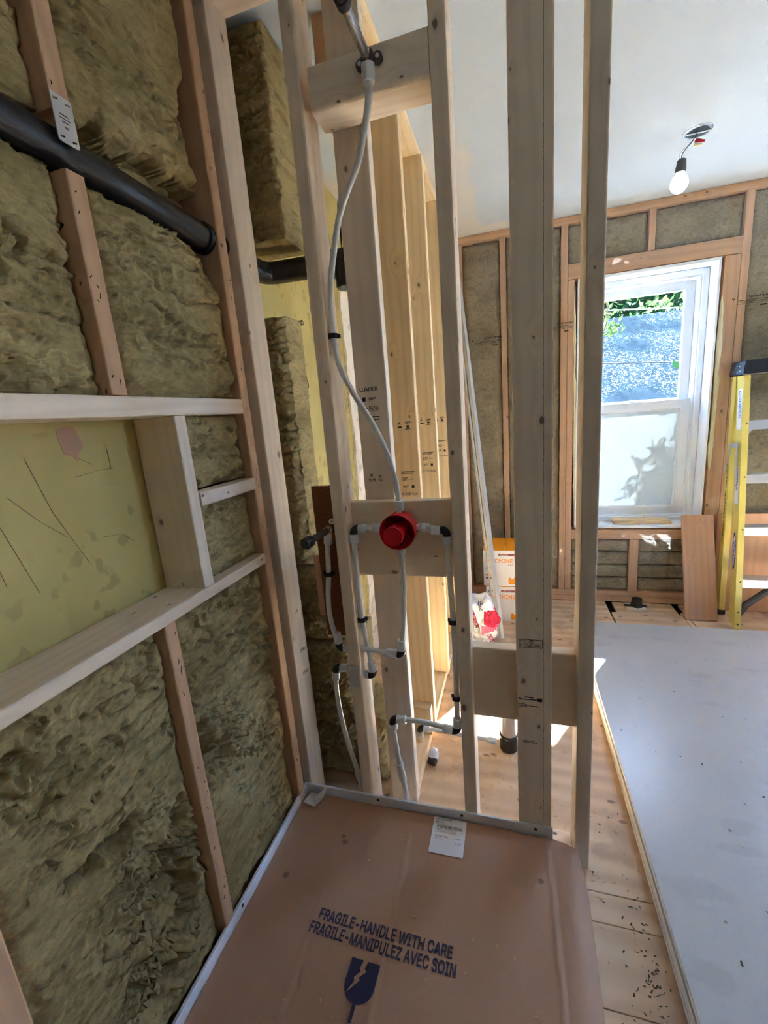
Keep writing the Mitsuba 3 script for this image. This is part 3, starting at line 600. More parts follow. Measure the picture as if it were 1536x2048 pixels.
# tub spout stub
ts = thing('spout_stub', 'capped dark pipe stub poking out beside the dark backing board', 'pipe stub')
put('bracket', cat_([stack((-0.512, 1.131, 1.016), (-0.512, 1.095, 1.016), [(0, 0.014), (0.9, 0.014), (1, 0.012)]), stack((-0.508, 1.131, 1.036), (-0.508, 1.118, 1.036), [(0, 0.011), (0.8, 0.011), (1, 0.009)])]), 'brass_copper', parent=ts, smooth=35)
put('screw', stack((-0.508, 1.12, 1.037), (-0.508, 1.113, 1.037), [(0, 0.005), (0.8, 0.005), (1, 0.003)], 12), 'zinc', parent=ts)
put('pipe', cyl((-0.513, 1.10, 1.016), (-0.515, 0.985, 1.018), 0.0095), 'grey_iron', parent=ts, smooth=60)
put('copper_band', cyl((-0.513, 1.100, 1.016), (-0.513, 1.088, 1.016), 0.0112), 'brass_copper', parent=ts, smooth=60)
put('copper_band', cyl((-0.515, 0.992, 1.018), (-0.515, 0.986, 1.018), 0.0115), 'brass_copper', parent=ts, smooth=60)
put('cap', stack((-0.515, 0.988, 1.018), (-0.5155, 0.955, 1.018), [(0, 0.0125), (0.06, 0.015), (0.85, 0.015), (1, 0.012)]), 'black_abs', parent=ts, smooth=35)
# spout feed down and across to the valve bottom
w = line('short pipe hanging from the capped spout stub to an elbow', [(-0.519, 1.105, 1.00), (-0.525, 1.105, 0.95), (-0.528, 1.105, 0.90), (-0.537, 1.105, 0.828), (-0.541, 1.105, 0.747), (-0.532, 1.105, 0.69), (-0.525, 1.105, 0.665)])
put('collar', collar((-0.519, 1.105, 1.005), (-0.520, 1.105, 0.972)), 'fitting_white', parent=w, smooth=35)
elbow(w, (-0.521, 1.105, 0.641), (-0.1, 0, 1), (1, 0, 0), 0.034, 0.028)
w2 = line('pipe from under the red valve down to the elbow crossing the shaded furring stud', [(-0.302, 1.10, 0.975), (-0.300, 1.10, 0.90), (-0.304, 1.10, 0.81), (-0.313, 1.10, 0.72), (-0.318, 1.10, 0.67)])
elbow(w2, (-0.322, 1.10, 0.637), (0.04, 0, 1), (-1, 0, 0.03), 0.034, 0.034)
w3 = line('level pipe passing through the left valve stud below the valve', [(-0.355, 1.10, 0.638), (-0.40, 1.10, 0.641), (-0.45, 1.10, 0.646), (-0.49, 1.105, 0.645), (-0.515, 1.105, 0.643)])
# hot side
w = line('pipe from the valve elbow down along the left valve stud', [(-0.3545, 1.10, 1.021), (-0.378, 1.10, 1.022), (-0.420, 1.10, 1.021)], 12)
put('tube', tube(spline([(-0.436, 1.10, 1.0), (-0.4375, 1.10, 0.942), (-0.4385, 1.10, 0.866), (-0.4385, 1.10, 0.787), (-0.439, 1.105, 0.739), (-0.436, 1.11, 0.69), (-0.431, 1.113, 0.64), (-0.426, 1.115, 0.59)], 50), PEXR, 14), 'pex', parent=w, smooth=60)
elbow(w, (-0.434, 1.10, 1.019), (1, 0, 0.02), (-0.05, 0, -1), 0.026, 0.026)
put('collar', collar((-0.348, 1.10, 1.021), (-0.378, 1.10, 1.022)), 'fitting_white', parent=w, smooth=35)
elbow(w, (-0.423, 1.115, 0.549), (-0.05, 0, 1), (-1, 0, 0), 0.030, 0.022)
w = line('pipe curving from the nail plate elbow down to the tray corner', [(-0.551, 1.115, 0.545), (-0.552, 1.115, 0.50), (-0.551, 1.115, 0.427), (-0.541, 1.115, 0.335), (-0.524, 1.115, 0.242), (-0.508, 1.115, 0.167), (-0.50, 1.115, 0.10), (-0.498, 1.115, 0.03)])
elbow(w, (-0.545, 1.115, 0.563), (1, 0, 0.03), (-0.15, 0, -1), 0.026, 0.026)
put('coupling', stack((-0.512, 1.115, 0.182), (-0.502, 1.115, 0.145), [(0, 0.009), (0.1, 0.011), (0.9, 0.011), (1, 0.009)], 16), 'fitting_white', parent=w, smooth=35)
# cold side
w = line('pipe from the right side of the valve down along the stud to the low elbow', [(-0.246, 1.105, 1.021), (-0.217, 1.105, 1.020), (-0.19, 1.105, 1.017)], 12)
put('tube', tube(spline([(-0.1715, 1.10, 0.995), (-0.1715, 1.10, 0.93), (-0.1690, 1.10, 0.843), (-0.1665, 1.10, 0.754), (-0.1660, 1.10, 0.662), (-0.167, 1.10, 0.534), (-0.169, 1.10, 0.433)], 50), PEXR, 14), 'pex', parent=w, smooth=60)
elbow(w, (-0.174, 1.10, 1.014), (-1, 0, 0.04), (0.05, 0, -1), 0.026, 0.026)
put('collar', collar((-0.226, 1.105, 1.020), (-0.250, 1.105, 1.021)), 'fitting_white', parent=w, smooth=35)
put('band', cyl((-0.226, 1.105, 1.020), (-0.216, 1.105, 1.020), 0.0125), 'zinc', parent=w, smooth=60)
elbow(w, (-0.170, 1.10, 0.400), (-1, 0, 0.1), (0.02, 0, 1), 0.030, 0.030)
w = line('low pipe sloping from the mid stud elbow to the elbow on the furring stud', [(-0.205, 1.10, 0.405), (-0.221, 1.10, 0.409), (-0.282, 1.10, 0.416), (-0.335, 1.10, 0.416)], 20)
w = line('pipe from the low elbow down to the tray flange, with a coupling', [(-0.371, 1.10, 0.40), (-0.367, 1.10, 0.36), (-0.3625, 1.10, 0.302), (-0.351, 1.10, 0.211), (-0.343, 1.10, 0.137), (-0.340, 1.10, 0.05)])
elbow(w, (-0.369, 1.10, 0.412), (1, 0, 0.06), (0.1, 0, -1), 0.030, 0.020)
put('coupling', cat_([collar((-0.3585, 1.10, 0.255), (-0.3555, 1.10, 0.232), 0.0122), collar((-0.3535, 1.10, 0.218), (-0.350, 1.10, 0.190), 0.0122), cyl((-0.356, 1.10, 0.24), (-0.352, 1.10, 0.21), 0.0105)]), 'fitting_white', parent=w, smooth=35)
# the line at the furring wall foot behind
w = line('pipe lying just above the floor behind the plumbing wall, with a capped end', [(-0.345, 1.45, 0.100), (-0.25, 1.45, 0.095), (-0.15, 1.45, 0.089), (-0.095, 1.45, 0.085)], 20)
elbow(w, (-0.373, 1.45, 0.100), (1, 0, -0.03), (0, 0, -1), 0.026, 0.028)
put('end_cap', collar((-0.110, 1.45, 0.086), (-0.080, 1.45, 0.084), 0.0118), 'fitting_white', parent=w, smooth=35)
put('tube', tube([(-0.373, 1.45, 0.07), (-0.372, 1.45, 0.038)], PEXR), 'pex', parent=w, smooth=60)
ft = thing('floor_fitting', 'white and black pipe fitting lying at the foot of the furring wall', 'pipe fitting')
put('body', stack((-0.325, 1.405, 0.028), (-0.300, 1.395, 0.030), [(0, 0.020), (0.2, 0.024), (0.6, 0.024), (1, 0.016)]), 'fitting_white', parent=ft, smooth=35)
put('nut', stack((-0.330, 1.385, 0.018), (-0.302, 1.375, 0.016), [(0, 0.013), (0.1, 0.016), (1, 0.014)]), 'black_plastic', parent=ft, smooth=35)
put('wall_guard', place_flat(sbox(0, 0, 0.033, 0.068), (-0.487, Y0 - 0.002, 0.528), (1, 0, 0), (0, 0, 1), 0.0016), 'zinc', label='grey steel guard plate on the left valve stud by the lower elbows', cat='metal plate')
def clamp(label, c, side):
    k = thing('pipe_clamp', label, 'pipe clamp', 'black pipe clamps')
    ang = np.linspace(-0.6, math.pi + 0.6, 14) if side > 0 else np.linspace(math.pi + 0.6, -0.6, 14)
    ring = [(c[0] + 0.0108 * math.cos(t), c[1] - 0.0108 * math.sin(t), c[2]) for t in ang]
    v = cat_([cbox(min(a[0], b[0]) - 0.0016, max(a[0], b[0]) + 0.0016, min(a[1], b[1]) - 0.0016, max(a[1], b[1]) + 0.0016, c[2] - 0.006, c[2] + 0.006, 0.0006) for a, b in zip(ring[:-1], ring[1:])])
    put('ring', v, 'black_plastic', parent=k)
    s = -1 if side > 0 else 1
    put('tab', cbox(*sorted((c[0] + s * 0.009, c[0] + s * 0.022)), c[1] + 0.006, c[1] + 0.010, c[2] - 0.006, c[2] + 0.006, 0.0006), 'black_plastic', parent=k)
    put('tab', cbox(*sorted((c[0] - s * 0.009, c[0] - s * 0.016)), c[1] + 0.004, c[1] + 0.010, c[2] - 0.005, c[2] + 0.005, 0.0006), 'black_plastic', parent=k)
clamp('black clamp holding the long riser to the stud', (-0.4385, 1.10, 1.532), 1)
clamp('black clamp on the pipe below the spout stub, on dark backing board', (-0.530, 1.105, 0.880), 1)
clamp('black clamp on the pipe along the left valve stud', (-0.439, 1.105, 0.739), 1)
clamp('upper black clamp on the pipe beside the mid stud', (-0.1665, 1.10, 0.752), -1)
clamp('lower black clamp on the pipe beside the mid stud', (-0.1675, 1.10, 0.512), -1)

# valve
vk = thing('shower_valve', 'shower valve in a red plastic guard on the tan backing board', 'valve')
vc = np.array([-0.298, 0, 1.020])
def yring(prof, n=40):
    ang = np.arange(n) * 2 * np.pi / n; v = []; f = []
    for y, r in prof: v += [(vc[0] + r * math.cos(t), y, vc[2] + r * math.sin(t)) for t in ang]
    m = len(prof)
    for i in range(m - 1):
        for j in range(n):
            k = (j + 1) % n; f += [[i * n + j, (i + 1) * n + k, i * n + k], [i * n + j, (i + 1) * n + j, (i + 1) * n + k]]
    return trimesh.Trimesh(v, f, process=False)
put('guard_ring', yring([(1.115, 0.046), (1.060, 0.0485), (1.058, 0.0478), (1.058, 0.0462), (1.115, 0.044)]), 'red_plastic', parent=vk, smooth=35)
put('guard_cap', cat_([yring([(1.118, 0.018), (1.060, 0.023), (1.025, 0.0265), (1.020, 0.0258), (1.0185, 0.023), (1.020, 0.001)])]), 'red_plastic', parent=vk, smooth=35)
put('guard_back', yring([(1.112, 0.0445), (1.110, 0.0445), (1.110, 0.001)]), 'red_dark', parent=vk, smooth=35)
put('spokes', cat_([tube([(vc[0] + 0.02 * math.cos(t), 1.10, vc[2] + 0.02 * math.sin(t)), (vc[0] + 0.046 * math.cos(t), 1.085, vc[2] + 0.046 * math.sin(t))], 0.006, 8) for t in (0.9, 2.4, 4.0, 5.5)]), 'red_dark', parent=vk)
put('body', cat_([stack((vc[0], 1.128, vc[2]), (vc[0], 1.114, vc[2]), [(0, 0.03), (0.1, 0.034), (0.8, 0.030), (1, 0.026)]), cyl((vc[0] - 0.052, 1.102, 1.021), (vc[0] - 0.044, 1.102, 1.021), 0.011), cyl((vc[0] + 0.044, 1.102, 1.021), (vc[0] + 0.052, 1.102, 1.021), 0.011), cyl((vc[0], 1.10, 0.968), (vc[0], 1.10, 0.976), 0.011), cyl((vc[0], 1.10, 1.064), (vc[0], 1.10, 1.072), 0.011)]), 'brass_copper', parent=vk, smooth=35)
put('collar', collar((vc[0] - 0.004, 1.10, 0.972), (vc[0] - 0.004, 1.10, 0.945)), 'fitting_white', parent=vk, smooth=35)
for s in (-1, 1): put('nut', stack((vc[0] + s * 0.052, 1.102, 1.021), (vc[0] + s * 0.062, 1.102, 1.021), [(0, 0.011), (0.1, 0.013), (0.9, 0.013), (1, 0.011)], 6), 'zinc', parent=vk)

# ------------------------------------------------------------------ shower tray and its cardboard
st = thing('shower_tray', 'white shower tray base with raised wall flange, covered by cardboard', 'shower tray')
put('base', cbox(-0.688, 0.135, 0.18, 1.078, 0.0, 0.098, 0.006), 'tray_white', parent=st)
put('flange', cat_([cbox(-0.690, 0.092, 1.071, 1.0785, 0.09, 0.141, 0.001), cbox(-0.690, -0.682, 0.18, 1.0785, 0.09, 0.141, 0.001)]), 'tray_white', parent=st)
for x in (-0.43, -0.165, 0.045): put('screw_hole', stack((x, 1.0716, 0.129), (x, 1.0702, 0.129), [(0, 0.0045), (1, 0.0045)], 14), 'black_plastic', parent=st)
for y in (0.70, 0.40): put('screw_hole', stack((-0.6826, y, 0.129), (-0.6812, y, 0.129), [(0, 0.0045), (1, 0.0045)], 14), 'black_plastic', parent=st)
def cardboard():
    P = Polygon([(-0.680, 0.18), (-0.680, 1.066), (-0.02, 1.068), (0.0, 1.064), (0.088, 1.066), (0.155, 1.054), (0.166, 0.943), (0.160, 0.686), (0.158, 0.18)])
    res = 0.006; xs = np.arange(-0.692, 0.176, res); ysv = np.arange(0.174, 1.076, res)
    from shapely import contains_xy
    X, Y = np.meshgrid(xs, ysv, indexing='ij')
    # clamp outside points to the outline
    ring = P.exterior
    q = np.stack([X, Y, X * 0], -1)
    h = 0.0025 * (meshkit.fbm(q * 4, 3, 1) - 0.5)
    def crease(x_top, x_bot, amp, w):
        xc = x_bot + (x_top - x_bot) * (Y - 0.18) / 0.89 + 0.004 * (meshkit.noise(np.stack([Y * 12, Y * 0, Y * 0], -1), 3) - 0.5)
        return amp * np.exp(-((X - xc) / w) ** 2) - 0.6 * amp * np.exp(-((X - xc - 1.6 * w) / w) ** 2)
    h += crease(-0.312, -0.29, 0.0022, 0.004) + crease(-0.505, -0.475, 0.0020, 0.004) + crease(-0.42, -0.40, 0.0008, 0.004) + crease(-0.20, -0.19, 0.0007, 0.004) + crease(0.075, 0.095, 0.003, 0.005) + crease(-0.57, -0.55, 0.0009, 0.004) + crease(0.0, 0.02, 0.0009, 0.004)
    # right margin bends down a little beyond the tray
    h -= 0.012 * smooth01((X - 0.10) / 0.07) ** 2
    inside = contains_xy(P, X.ravel(), Y.ravel()).reshape(X.shape)
    idx = -np.ones(X.shape, int); use = np.zeros(X.shape, bool)
    cell = inside[:-1, :-1] & inside[1:, :-1] & inside[1:, 1:] & inside[:-1, 1:]
    Vs = np.stack([X, Y, 0.112 + h], -1)
    # push border vertices onto the outline
    from shapely.geometry import Point
    anyc = np.zeros(X.shape, int)
    for a, b in ((0, 0), (1, 0), (1, 1), (0, 1)):
        anyc[a:anyc.shape[0] - 1 + a, b:anyc.shape[1] - 1 + b] += cell
    border = (anyc > 0) & (anyc < 4)
    for i, j in zip(*np.nonzero(border)):
        pt = ring.interpolate(ring.project(Point(X[i, j], Y[i, j])))
        if pt.distance(Point(X[i, j], Y[i, j])) < 0.012: Vs[i, j, 0], Vs[i, j, 1] = pt.x, pt.y
    I = np.arange(X.size).reshape(X.shape)
    a, b, c, e = I[:-1, :-1][cell], I[1:, :-1][cell], I[1:, 1:][cell], I[:-1, 1:][cell]
    F = np.vstack([np.c_[a, b, c], np.c_[a, c, e]])
    Vt = Vs.reshape(-1, 3); m = trimesh.Trimesh(Vt, F, process=False); m.remove_unreferenced_vertices()
    m2 = m.copy(); m2.vertices[:, 2] -= 0.004; m2.invert()
    edges = m.edges_sorted; un, cnt = np.unique(edges, axis=0, return_counts=True); be = un[cnt == 1]; o = len(m.vertices)
    side = np.vstack([np.c_[be[:, 0], be[:, 1], be[:, 1] + o], np.c_[be[:, 0], be[:, 1] + o, be[:, 0] + o]])
    return np.vstack([m.vertices, m2.vertices]), np.vstack([m.faces, m2.faces + o, side])
cb = thing('cardboard_sheet', 'brown cardboard sheet with fragile lettering covering the shower tray', 'cardboard')
put('sheet', cardboard(), 'card_brown', parent=cb, smooth=40)
xd = np.array([0.333, -0.006, 0]); yd = np.array([0.01, 1, 0])
ZC = 0.1136
text('lettering', cb, 'FRAGILE-HANDLE WITH CARE', 0.0235, (-0.486, 0.7275, ZC), xd, yd, 'navy_ink', 0.0006, True, 0.334)
text('lettering', cb, 'FRAGILE-MANIPULEZ AVEC SOIN', 0.0235, (-0.498, 0.6960, ZC), xd, yd, 'navy_ink', 0.0006, True, 0.358)
gl = Polygon([(-0.034, 0.072), (0.0, 0.073), (-0.008, 0.055), (0.002, 0.053), (-0.012, 0.028), (-0.004, 0.03), (-0.018, 0.012), (-0.022, 0.02), (-0.014, 0.024), (-0.02, 0.03), (-0.016, 0.046), (-0.034, 0.05)])
bowl = Polygon([(-0.033, 0.072)] + [(-0.033 + 0.0, 0.05)] + [(0.034 * math.cos(t), 0.030 + 0.034 * math.sin(t)) for t in np.linspace(math.pi, 2 * math.pi, 18)] + [(0.034, 0.05), (0.034, 0.072)])
crack = Polygon([(-0.004, 0.08), (0.008, 0.08), (0.002, 0.058), (0.008, 0.054), (-0.006, 0.040), (-0.002, 0.036), (-0.026, 0.008), (-0.014, 0.034), (-0.018, 0.038), (-0.006, 0.052), (-0.010, 0.056)])
glass = bowl.difference(crack).union(sbox(-0.0035, -0.07, 0.0035, -0.002)).union(sbox(-0.03, -0.078, 0.03, -0.068)).difference(sbox(-0.01, -0.036, 0.01, -0.0335))
put('fragile_symbol', place_flat(glass, (-0.340, 0.600, ZC), xd, yd, 0.0006), 'navy_ink', parent=cb)
sl = thing('shipping_label', 'white shipping label with barcode stuck on the cardboard by the flange', 'label')
Lo, Lx, Ly = np.array([-0.247, 0.952, 0.1145]), np.array([1, 0.004, 0]), np.array([-0.05, 1, 0])
put('paper', place_flat(sbox(0, 0, 0.097, 0.112).buffer(-0.003).buffer(0.003), Lo, Lx, Ly, 0.0006), 'label_white', parent=sl)
r2 = random.Random(3); br = []; x = 0.012
while x < 0.086:
    wv = r2.choice([0.0007, 0.0011, 0.0017]); br.append((x, 0.077, x + wv, 0.088)); x += wv + r2.choice([0.0008, 0.0012, 0.0018])
put('barcode', place_flat(bars(br), Lo + [0, 0, 0.0006], Lx, Ly, 0.0003), 'ink', parent=sl)
for s, x, y, h, wv in (('CUSTOMER', 0.010, 0.104, 0.004, 0.014), ('SHOWER BASE', 0.028, 0.104, 0.0045, 0.030), ('MODEL', 0.010, 0.096, 0.0034, 0.026), ('ORDER NO', 0.010, 0.090, 0.003, 0.028), ('8001 1300 800', 0.014, 0.070, 0.0055, 0.058),
                       ('SHIP TO STORE 0832', 0.022, 0.064, 0.0035, 0.052), ('QTY 1', 0.010, 0.063, 0.003, 0.010), ('BASE 36', 0.012, 0.050, 0.004, 0.036), ('WHITE', 0.070, 0.050, 0.003, 0.018), ('LOT 21', 0.012, 0.043, 0.003, 0.022), ('36 X 32', 0.072, 0.036, 0.003, 0.016)):
    text('print', sl, s, h, Lo + Lx * x + Ly * y + [0, 0, 0.0006], Lx, Ly, 'stamp_ink', 0.0003, False, wv)
tp = thing('paper_tab', 'folded white paper tab tucked over the tray corner', 'paper')
tm = trimesh.Trimesh([(-0.672, 1.020, 0.121), (-0.628, 1.012, 0.119), (-0.612, 1.050, 0.121), (-0.660, 1.062, 0.122), (-0.606, 1.066, 0.146), (-0.628, 1.018, 0.150), (-0.611, 1.06, 0.150)], [[0, 1, 2], [0, 2, 3], [1, 2, 4], [1, 4, 5], [2, 6, 4]], process=False)
t2 = tm.copy(); t2.vertices = t2.vertices + [0.0004, 0.0004, -0.0008]; t2.invert()
put('sheet', cat_([tm, t2]), 'paper_white', parent=tp)

# ------------------------------------------------------------------ drywall stack
th = 0.016
r3 = random.Random(5)
names = ['lowest', 'second lowest', 'middle', 'second highest', 'topmost']
for i in range(5):
    dx, dy = r3.uniform(-0.003, 0.003), r3.uniform(-0.004, 0.004)
    x0, y1 = 0.340 + dx - (0.001 if i == 4 else 0), 2.498 + dy
    k = thing('drywall_sheet', f'grey drywall sheet, {names[i]} of the five stacked on the floor at right', 'drywall sheet', 'drywall sheets in the floor stack')
    put('core', cbox(x0, x0 + 1.22, 0.06, y1, 0.001 + i * th, 0.001 + i * th + th - 0.0022, 0.0012), 'gypsum_edge', parent=k)
    put('face_paper', cbox(x0 + 0.001, x0 + 1.219, 0.061, y1 - 0.001, 0.001 + i * th + th - 0.0024, 0.001 + (i + 1) * th - 0.0008, 0.0005), 'gypsum_face', parent=k)

# ------------------------------------------------------------------ far wall framing
GA = 'old fir studs of the far wall'
FB, FF = 3.058, YF
def fstud(x0, x1, z0, z1, label, nm='wall_stud', ax=2, cat='stud', y=FF):
    return lumber(nm, 'old_fir', (x0, y, z0), (x1, FB, z1), ax, label, GA if cat == 'stud' else None, cat=cat, r=0.002)
fstud(-0.335, -0.288, 0.076, 2.308, 'far wall stud just right of the furring row, behind the pale mid stud')
fstud(-0.063, -0.028, 0.076, 2.308, 'thin far wall stud seen left of the wide flat stud')
fstud(0.283, 0.320, 0.076, 2.308, 'far wall king stud on the left of the window')
fstud(0.3215, 0.358, 0.076, 2.012, 'far wall trimmer stud on the left of the window')
fstud(1.100, 1.172, 0.076, 2.012, 'wide brown trimmer stud on the right of the window, beside the foam bead')
fstud(1.174, 1.211, 0.076, 2.308, 'far wall king stud on the right of the window, above the ladder')
fstud(1.585, 1.622, 0.076, 2.308, 'far wall stud right of the ladder')
fstud(0.732, 0.764, 2.10, 2.308, 'short cripple stud above the window header')
fstud(0.706, 0.757, 0.076, 0.432, 'short cripple stud below the window sill')
fstud(0.3215, 1.173, 2.016, 2.098, 'old wood header over the window', 'header', 0, 'header', FF - 0.002)
fstud(0.359, 1.099, 0.434, 0.498, 'old wood rough sill under the window', 'sill_timber', 0, 'sill', FF - 0.001)
fstud(-0.42, XR, 2.309, 2.348, 'old wood top plate along the far wall under the ceiling', 'top_plate', 0, 'plate', FF - 0.003)
fstud(-0.42, XR, 0.001, 0.038, 'lower old bottom plate of the far wall on the floor', 'bottom_plate', 0, 'plate', FF - 0.004)
fstud(-0.42, XR, 0.039, 0.075, 'upper old bottom plate of the far wall', 'bottom_plate', 0, 'plate', FF - 0.001)
GM = 'insulation batts in the far wall'
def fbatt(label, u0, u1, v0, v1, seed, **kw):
    k = dict(res=0.009, bulge=0.012, edge=0.03, big=0.008, mid=0.006, fine=0.002, crev=0.003, mat='wool_hazed'); k.update(kw)
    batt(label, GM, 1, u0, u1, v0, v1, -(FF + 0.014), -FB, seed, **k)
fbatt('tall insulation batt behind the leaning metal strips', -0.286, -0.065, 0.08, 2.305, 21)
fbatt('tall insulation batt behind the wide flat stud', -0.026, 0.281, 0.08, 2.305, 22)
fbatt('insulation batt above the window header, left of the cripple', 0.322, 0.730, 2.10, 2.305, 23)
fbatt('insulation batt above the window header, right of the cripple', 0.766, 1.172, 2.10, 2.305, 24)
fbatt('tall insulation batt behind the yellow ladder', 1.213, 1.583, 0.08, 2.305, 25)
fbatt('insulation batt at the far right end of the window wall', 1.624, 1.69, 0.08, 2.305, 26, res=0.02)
zs = [0.078, 0.165, 0.255, 0.345, 0.430]
nm4 = ['lowest', 'second lowest', 'second highest', 'topmost']
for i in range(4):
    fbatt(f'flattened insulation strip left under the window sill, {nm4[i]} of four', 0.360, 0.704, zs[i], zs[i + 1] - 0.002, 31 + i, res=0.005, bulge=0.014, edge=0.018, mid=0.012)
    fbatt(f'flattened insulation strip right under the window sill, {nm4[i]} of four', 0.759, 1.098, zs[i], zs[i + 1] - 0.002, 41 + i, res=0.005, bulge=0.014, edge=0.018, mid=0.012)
# spray foam beads
def bead(label, x, z0, z1, seed, r=0.012):
    rr = np.random.default_rng(seed); n = 60
    z = np.linspace(z0, z1, n); pts = np.c_[x + 0.006 * np.cumsum(rr.normal(0, 0.25, n)), np.full(n, FF + 0.004), z]
    pts[:, 0] = x + (pts[:, 0] - x) * 0.5
    rad = r * (0.55 + 0.75 * meshkit.fbm(np.c_[z * 14, z * 0, z * 0 + seed], 3, seed)) * np.clip(np.minimum(np.arange(n), n - 1 - np.arange(n)) / 8, 0.1, 1)
    m = tube(pts, rad, 12); m.vertices += 0.004 * (meshkit.fbm(m.vertices * 60, 2, seed)[:, None] - 0.5) * [1, 1, 0]
    put('foam_bead', m, 'spray_foam', label=label, cat='spray foam', smooth=60)
bead('pale spray foam bead along the left window jamb', 0.372, 0.62, 1.98, 5, 0.009)
bead('pale spray foam bead along the right window jamb', 1.106, 0.80, 1.88, 9, 0.013)

# ------------------------------------------------------------------ window 1
wn = struct('window_1', cat_([cbox(0.375, 0.387, FF - 0.004, 3.11, 0.512, 2.01, 0.001), cbox(1.073, 1.085, FF - 0.004, 3.11, 0.512, 2.01, 0.001), cbox(0.375, 1.085, FF - 0.004, 3.11, 1.996, 2.012, 0.001)]), 'white_paint', 'white sash window with clear upper and frosted lower pane')
labels[wn]['category'] = 'window'
put('sill', cbox(0.375, 1.085, FF - 0.012, 3.11, 0.510, 0.526, 0.002), 'white_paint', parent=wn)
def rect_frame(x0, x1, z0, z1, t, y0, y1, tb=None, tt=None):
    tb, tt = tb or t, tt or t
    return cat_([cbox(x0, x0 + t, y0, y1, z0, z1, 0.002), cbox(x1 - t, x1, y0, y1, z0, z1, 0.002), cbox(x0 + t * 0.9, x1 - t * 0.9, y0, y1, z0, z0 + tb, 0.002), cbox(x0 + t * 0.9, x1 - t * 0.9, y0, y1, z1 - tt, z1, 0.002)])
put('frame', cat_([rect_frame(0.388, 1.072, 0.527, 1.995, 0.030, 3.075, 3.20), rect_frame(0.405, 1.055, 0.545, 1.975, 0.022, 3.088, 3.19), rect_frame(0.42, 1.04, 0.556, 1.962, 0.010, 3.096, 3.18)]), 'white_vinyl', parent=wn)
us = put('upper_sash', cat_([rect_frame(0.432, 1.028, 1.255, 1.952, 0.050, 3.142, 3.172, 0.036, 0.048), rect_frame(0.474, 0.986, 1.284, 1.912, 0.010, 3.148, 3.166)]), 'white_vinyl', parent=wn)
put('pane', cbox(0.484, 0.976, 3.156, 3.1562, 1.29, 1.904, 0.00004), 'window_glass', parent=us)
scene[us + '__pane'] = mikit.ply((np.array([(0.480, 3.156, 1.286), (0.980, 3.156, 1.286), (0.980, 3.156, 1.908), (0.480, 3.156, 1.908)]), np.array([[0, 1, 2], [0, 2, 3]])), 'window_glass')
ls = put('lower_sash', cat_([rect_frame(0.430, 1.030, 0.560, 1.284, 0.052, 3.104, 3.138, 0.056, 0.054), rect_frame(0.478, 0.982, 0.612, 1.232, 0.012, 3.110, 3.132)]), 'white_vinyl', parent=wn)
scene[ls + '__pane'] = mikit.ply((np.array([(0.486, 3.122, 0.62), (0.974, 3.122, 0.62), (0.974, 3.122, 1.224), (0.486, 3.122, 1.224)]), np.array([[0, 1, 2], [0, 2, 3]])), 'frosted_glass')
put('sash_lock', cat_([cbox(0.70, 0.745, 3.108, 3.135, 1.284, 1.290, 0.001), cyl((0.722, 3.12, 1.290), (0.722, 3.12, 1.298), 0.010)]), 'white_vinyl', parent=wn)
w2 = struct('window_2', rect_frame(1.695, 2.625, 0.505, 2.015, 0.05, 3.02, 3.15), 'white_vinyl', 'second white window added out of view to bring in more light')  # unseen window added for brightness; stud shadows suggest a source there
labels[w2]['category'] = 'window'
put('meeting_rail', cbox(1.74, 2.58, 3.06, 3.12, 1.25, 1.29, 0.002), 'white_vinyl', parent=w2)
scene[w2 + '__pane'] = mikit.ply((np.array([(1.74, 3.10, 0.55), (2.58, 3.10, 0.55), (2.58, 3.10, 1.97), (1.74, 3.10, 1.97)]), np.array([[0, 1, 2], [0, 2, 3]])), 'window_glass')
# shims lying on the sill
r4 = random.Random(11); shn = ['bottom', 'second', 'third', 'top']
for i in range(4):
    z = 0.5265 + i * 0.0062; w0 = r4.uniform(-0.008, 0.008)
    V, F, UV = lumber_mesh((0.612 + w0, 2.982 + 0.004 * i, z), (0.935 + w0, 3.062 + 0.004 * i, z + 0.0058), 0, r=0.0008, seg=1)
    a = math.radians(r4.uniform(-2, 2)); c = np.array([0.77, 3.02, 0])
    V = V - c; V = np.c_[V[:, 0] * math.cos(a) - V[:, 1] * math.sin(a), V[:, 0] * math.sin(a) + V[:, 1] * math.cos(a), V[:, 2]] + c
    put('wood_shim', (V, F), 'yellow_pine', label=f'thin wooden shim, {shn[i]} of the four stacked on the window sill', cat='wood shim', group='shims on the window sill', uv=UV)

# ------------------------------------------------------------------ clear poly vapour barrier
def film_mesh(x0, x1, z0, z1, seed, y=FF - 0.006, amp=0.009):
    nx, nz = int((x1 - x0) / 0.018) + 2, int((z1 - z0) / 0.018) + 2
    X, Z = np.meshgrid(np.linspace(x0, x1, nx), np.linspace(z0, z1, nz), indexing='ij')
    q = np.stack([X * 5 + Z * 2, Z * 3, X * 0 + seed], -1)
    Y = y - amp * (1 - np.abs(2 * meshkit.fbm(q * 1.5, 3, seed) - 1))
    I = np.arange(nx * nz).reshape(nx, nz)
    a, b, c, e = I[:-1, :-1].ravel(), I[1:, :-1].ravel(), I[1:, 1:].ravel(), I[:-1, 1:].ravel()
    return np.stack([X, Y, Z], -1).reshape(-1, 3), np.vstack([np.c_[a, b, c], np.c_[a, c, e]])
vbk = thing('vapour_barrier', 'clear plastic vapour barrier sheet stapled over the far wall studs', 'plastic sheet')
for i, (x0, x1, z0, z1) in enumerate(((-0.30, 0.362, 0.03, 2.325), (0.362, 1.098, 2.03, 2.325), (0.362, 1.098, 0.03, 0.47), (1.120, 1.66, 0.03, 2.325))):
    put('film', film_mesh(x0, x1, z0, z1, 3 + i), 'poly_film', parent=vbk, smooth=True)
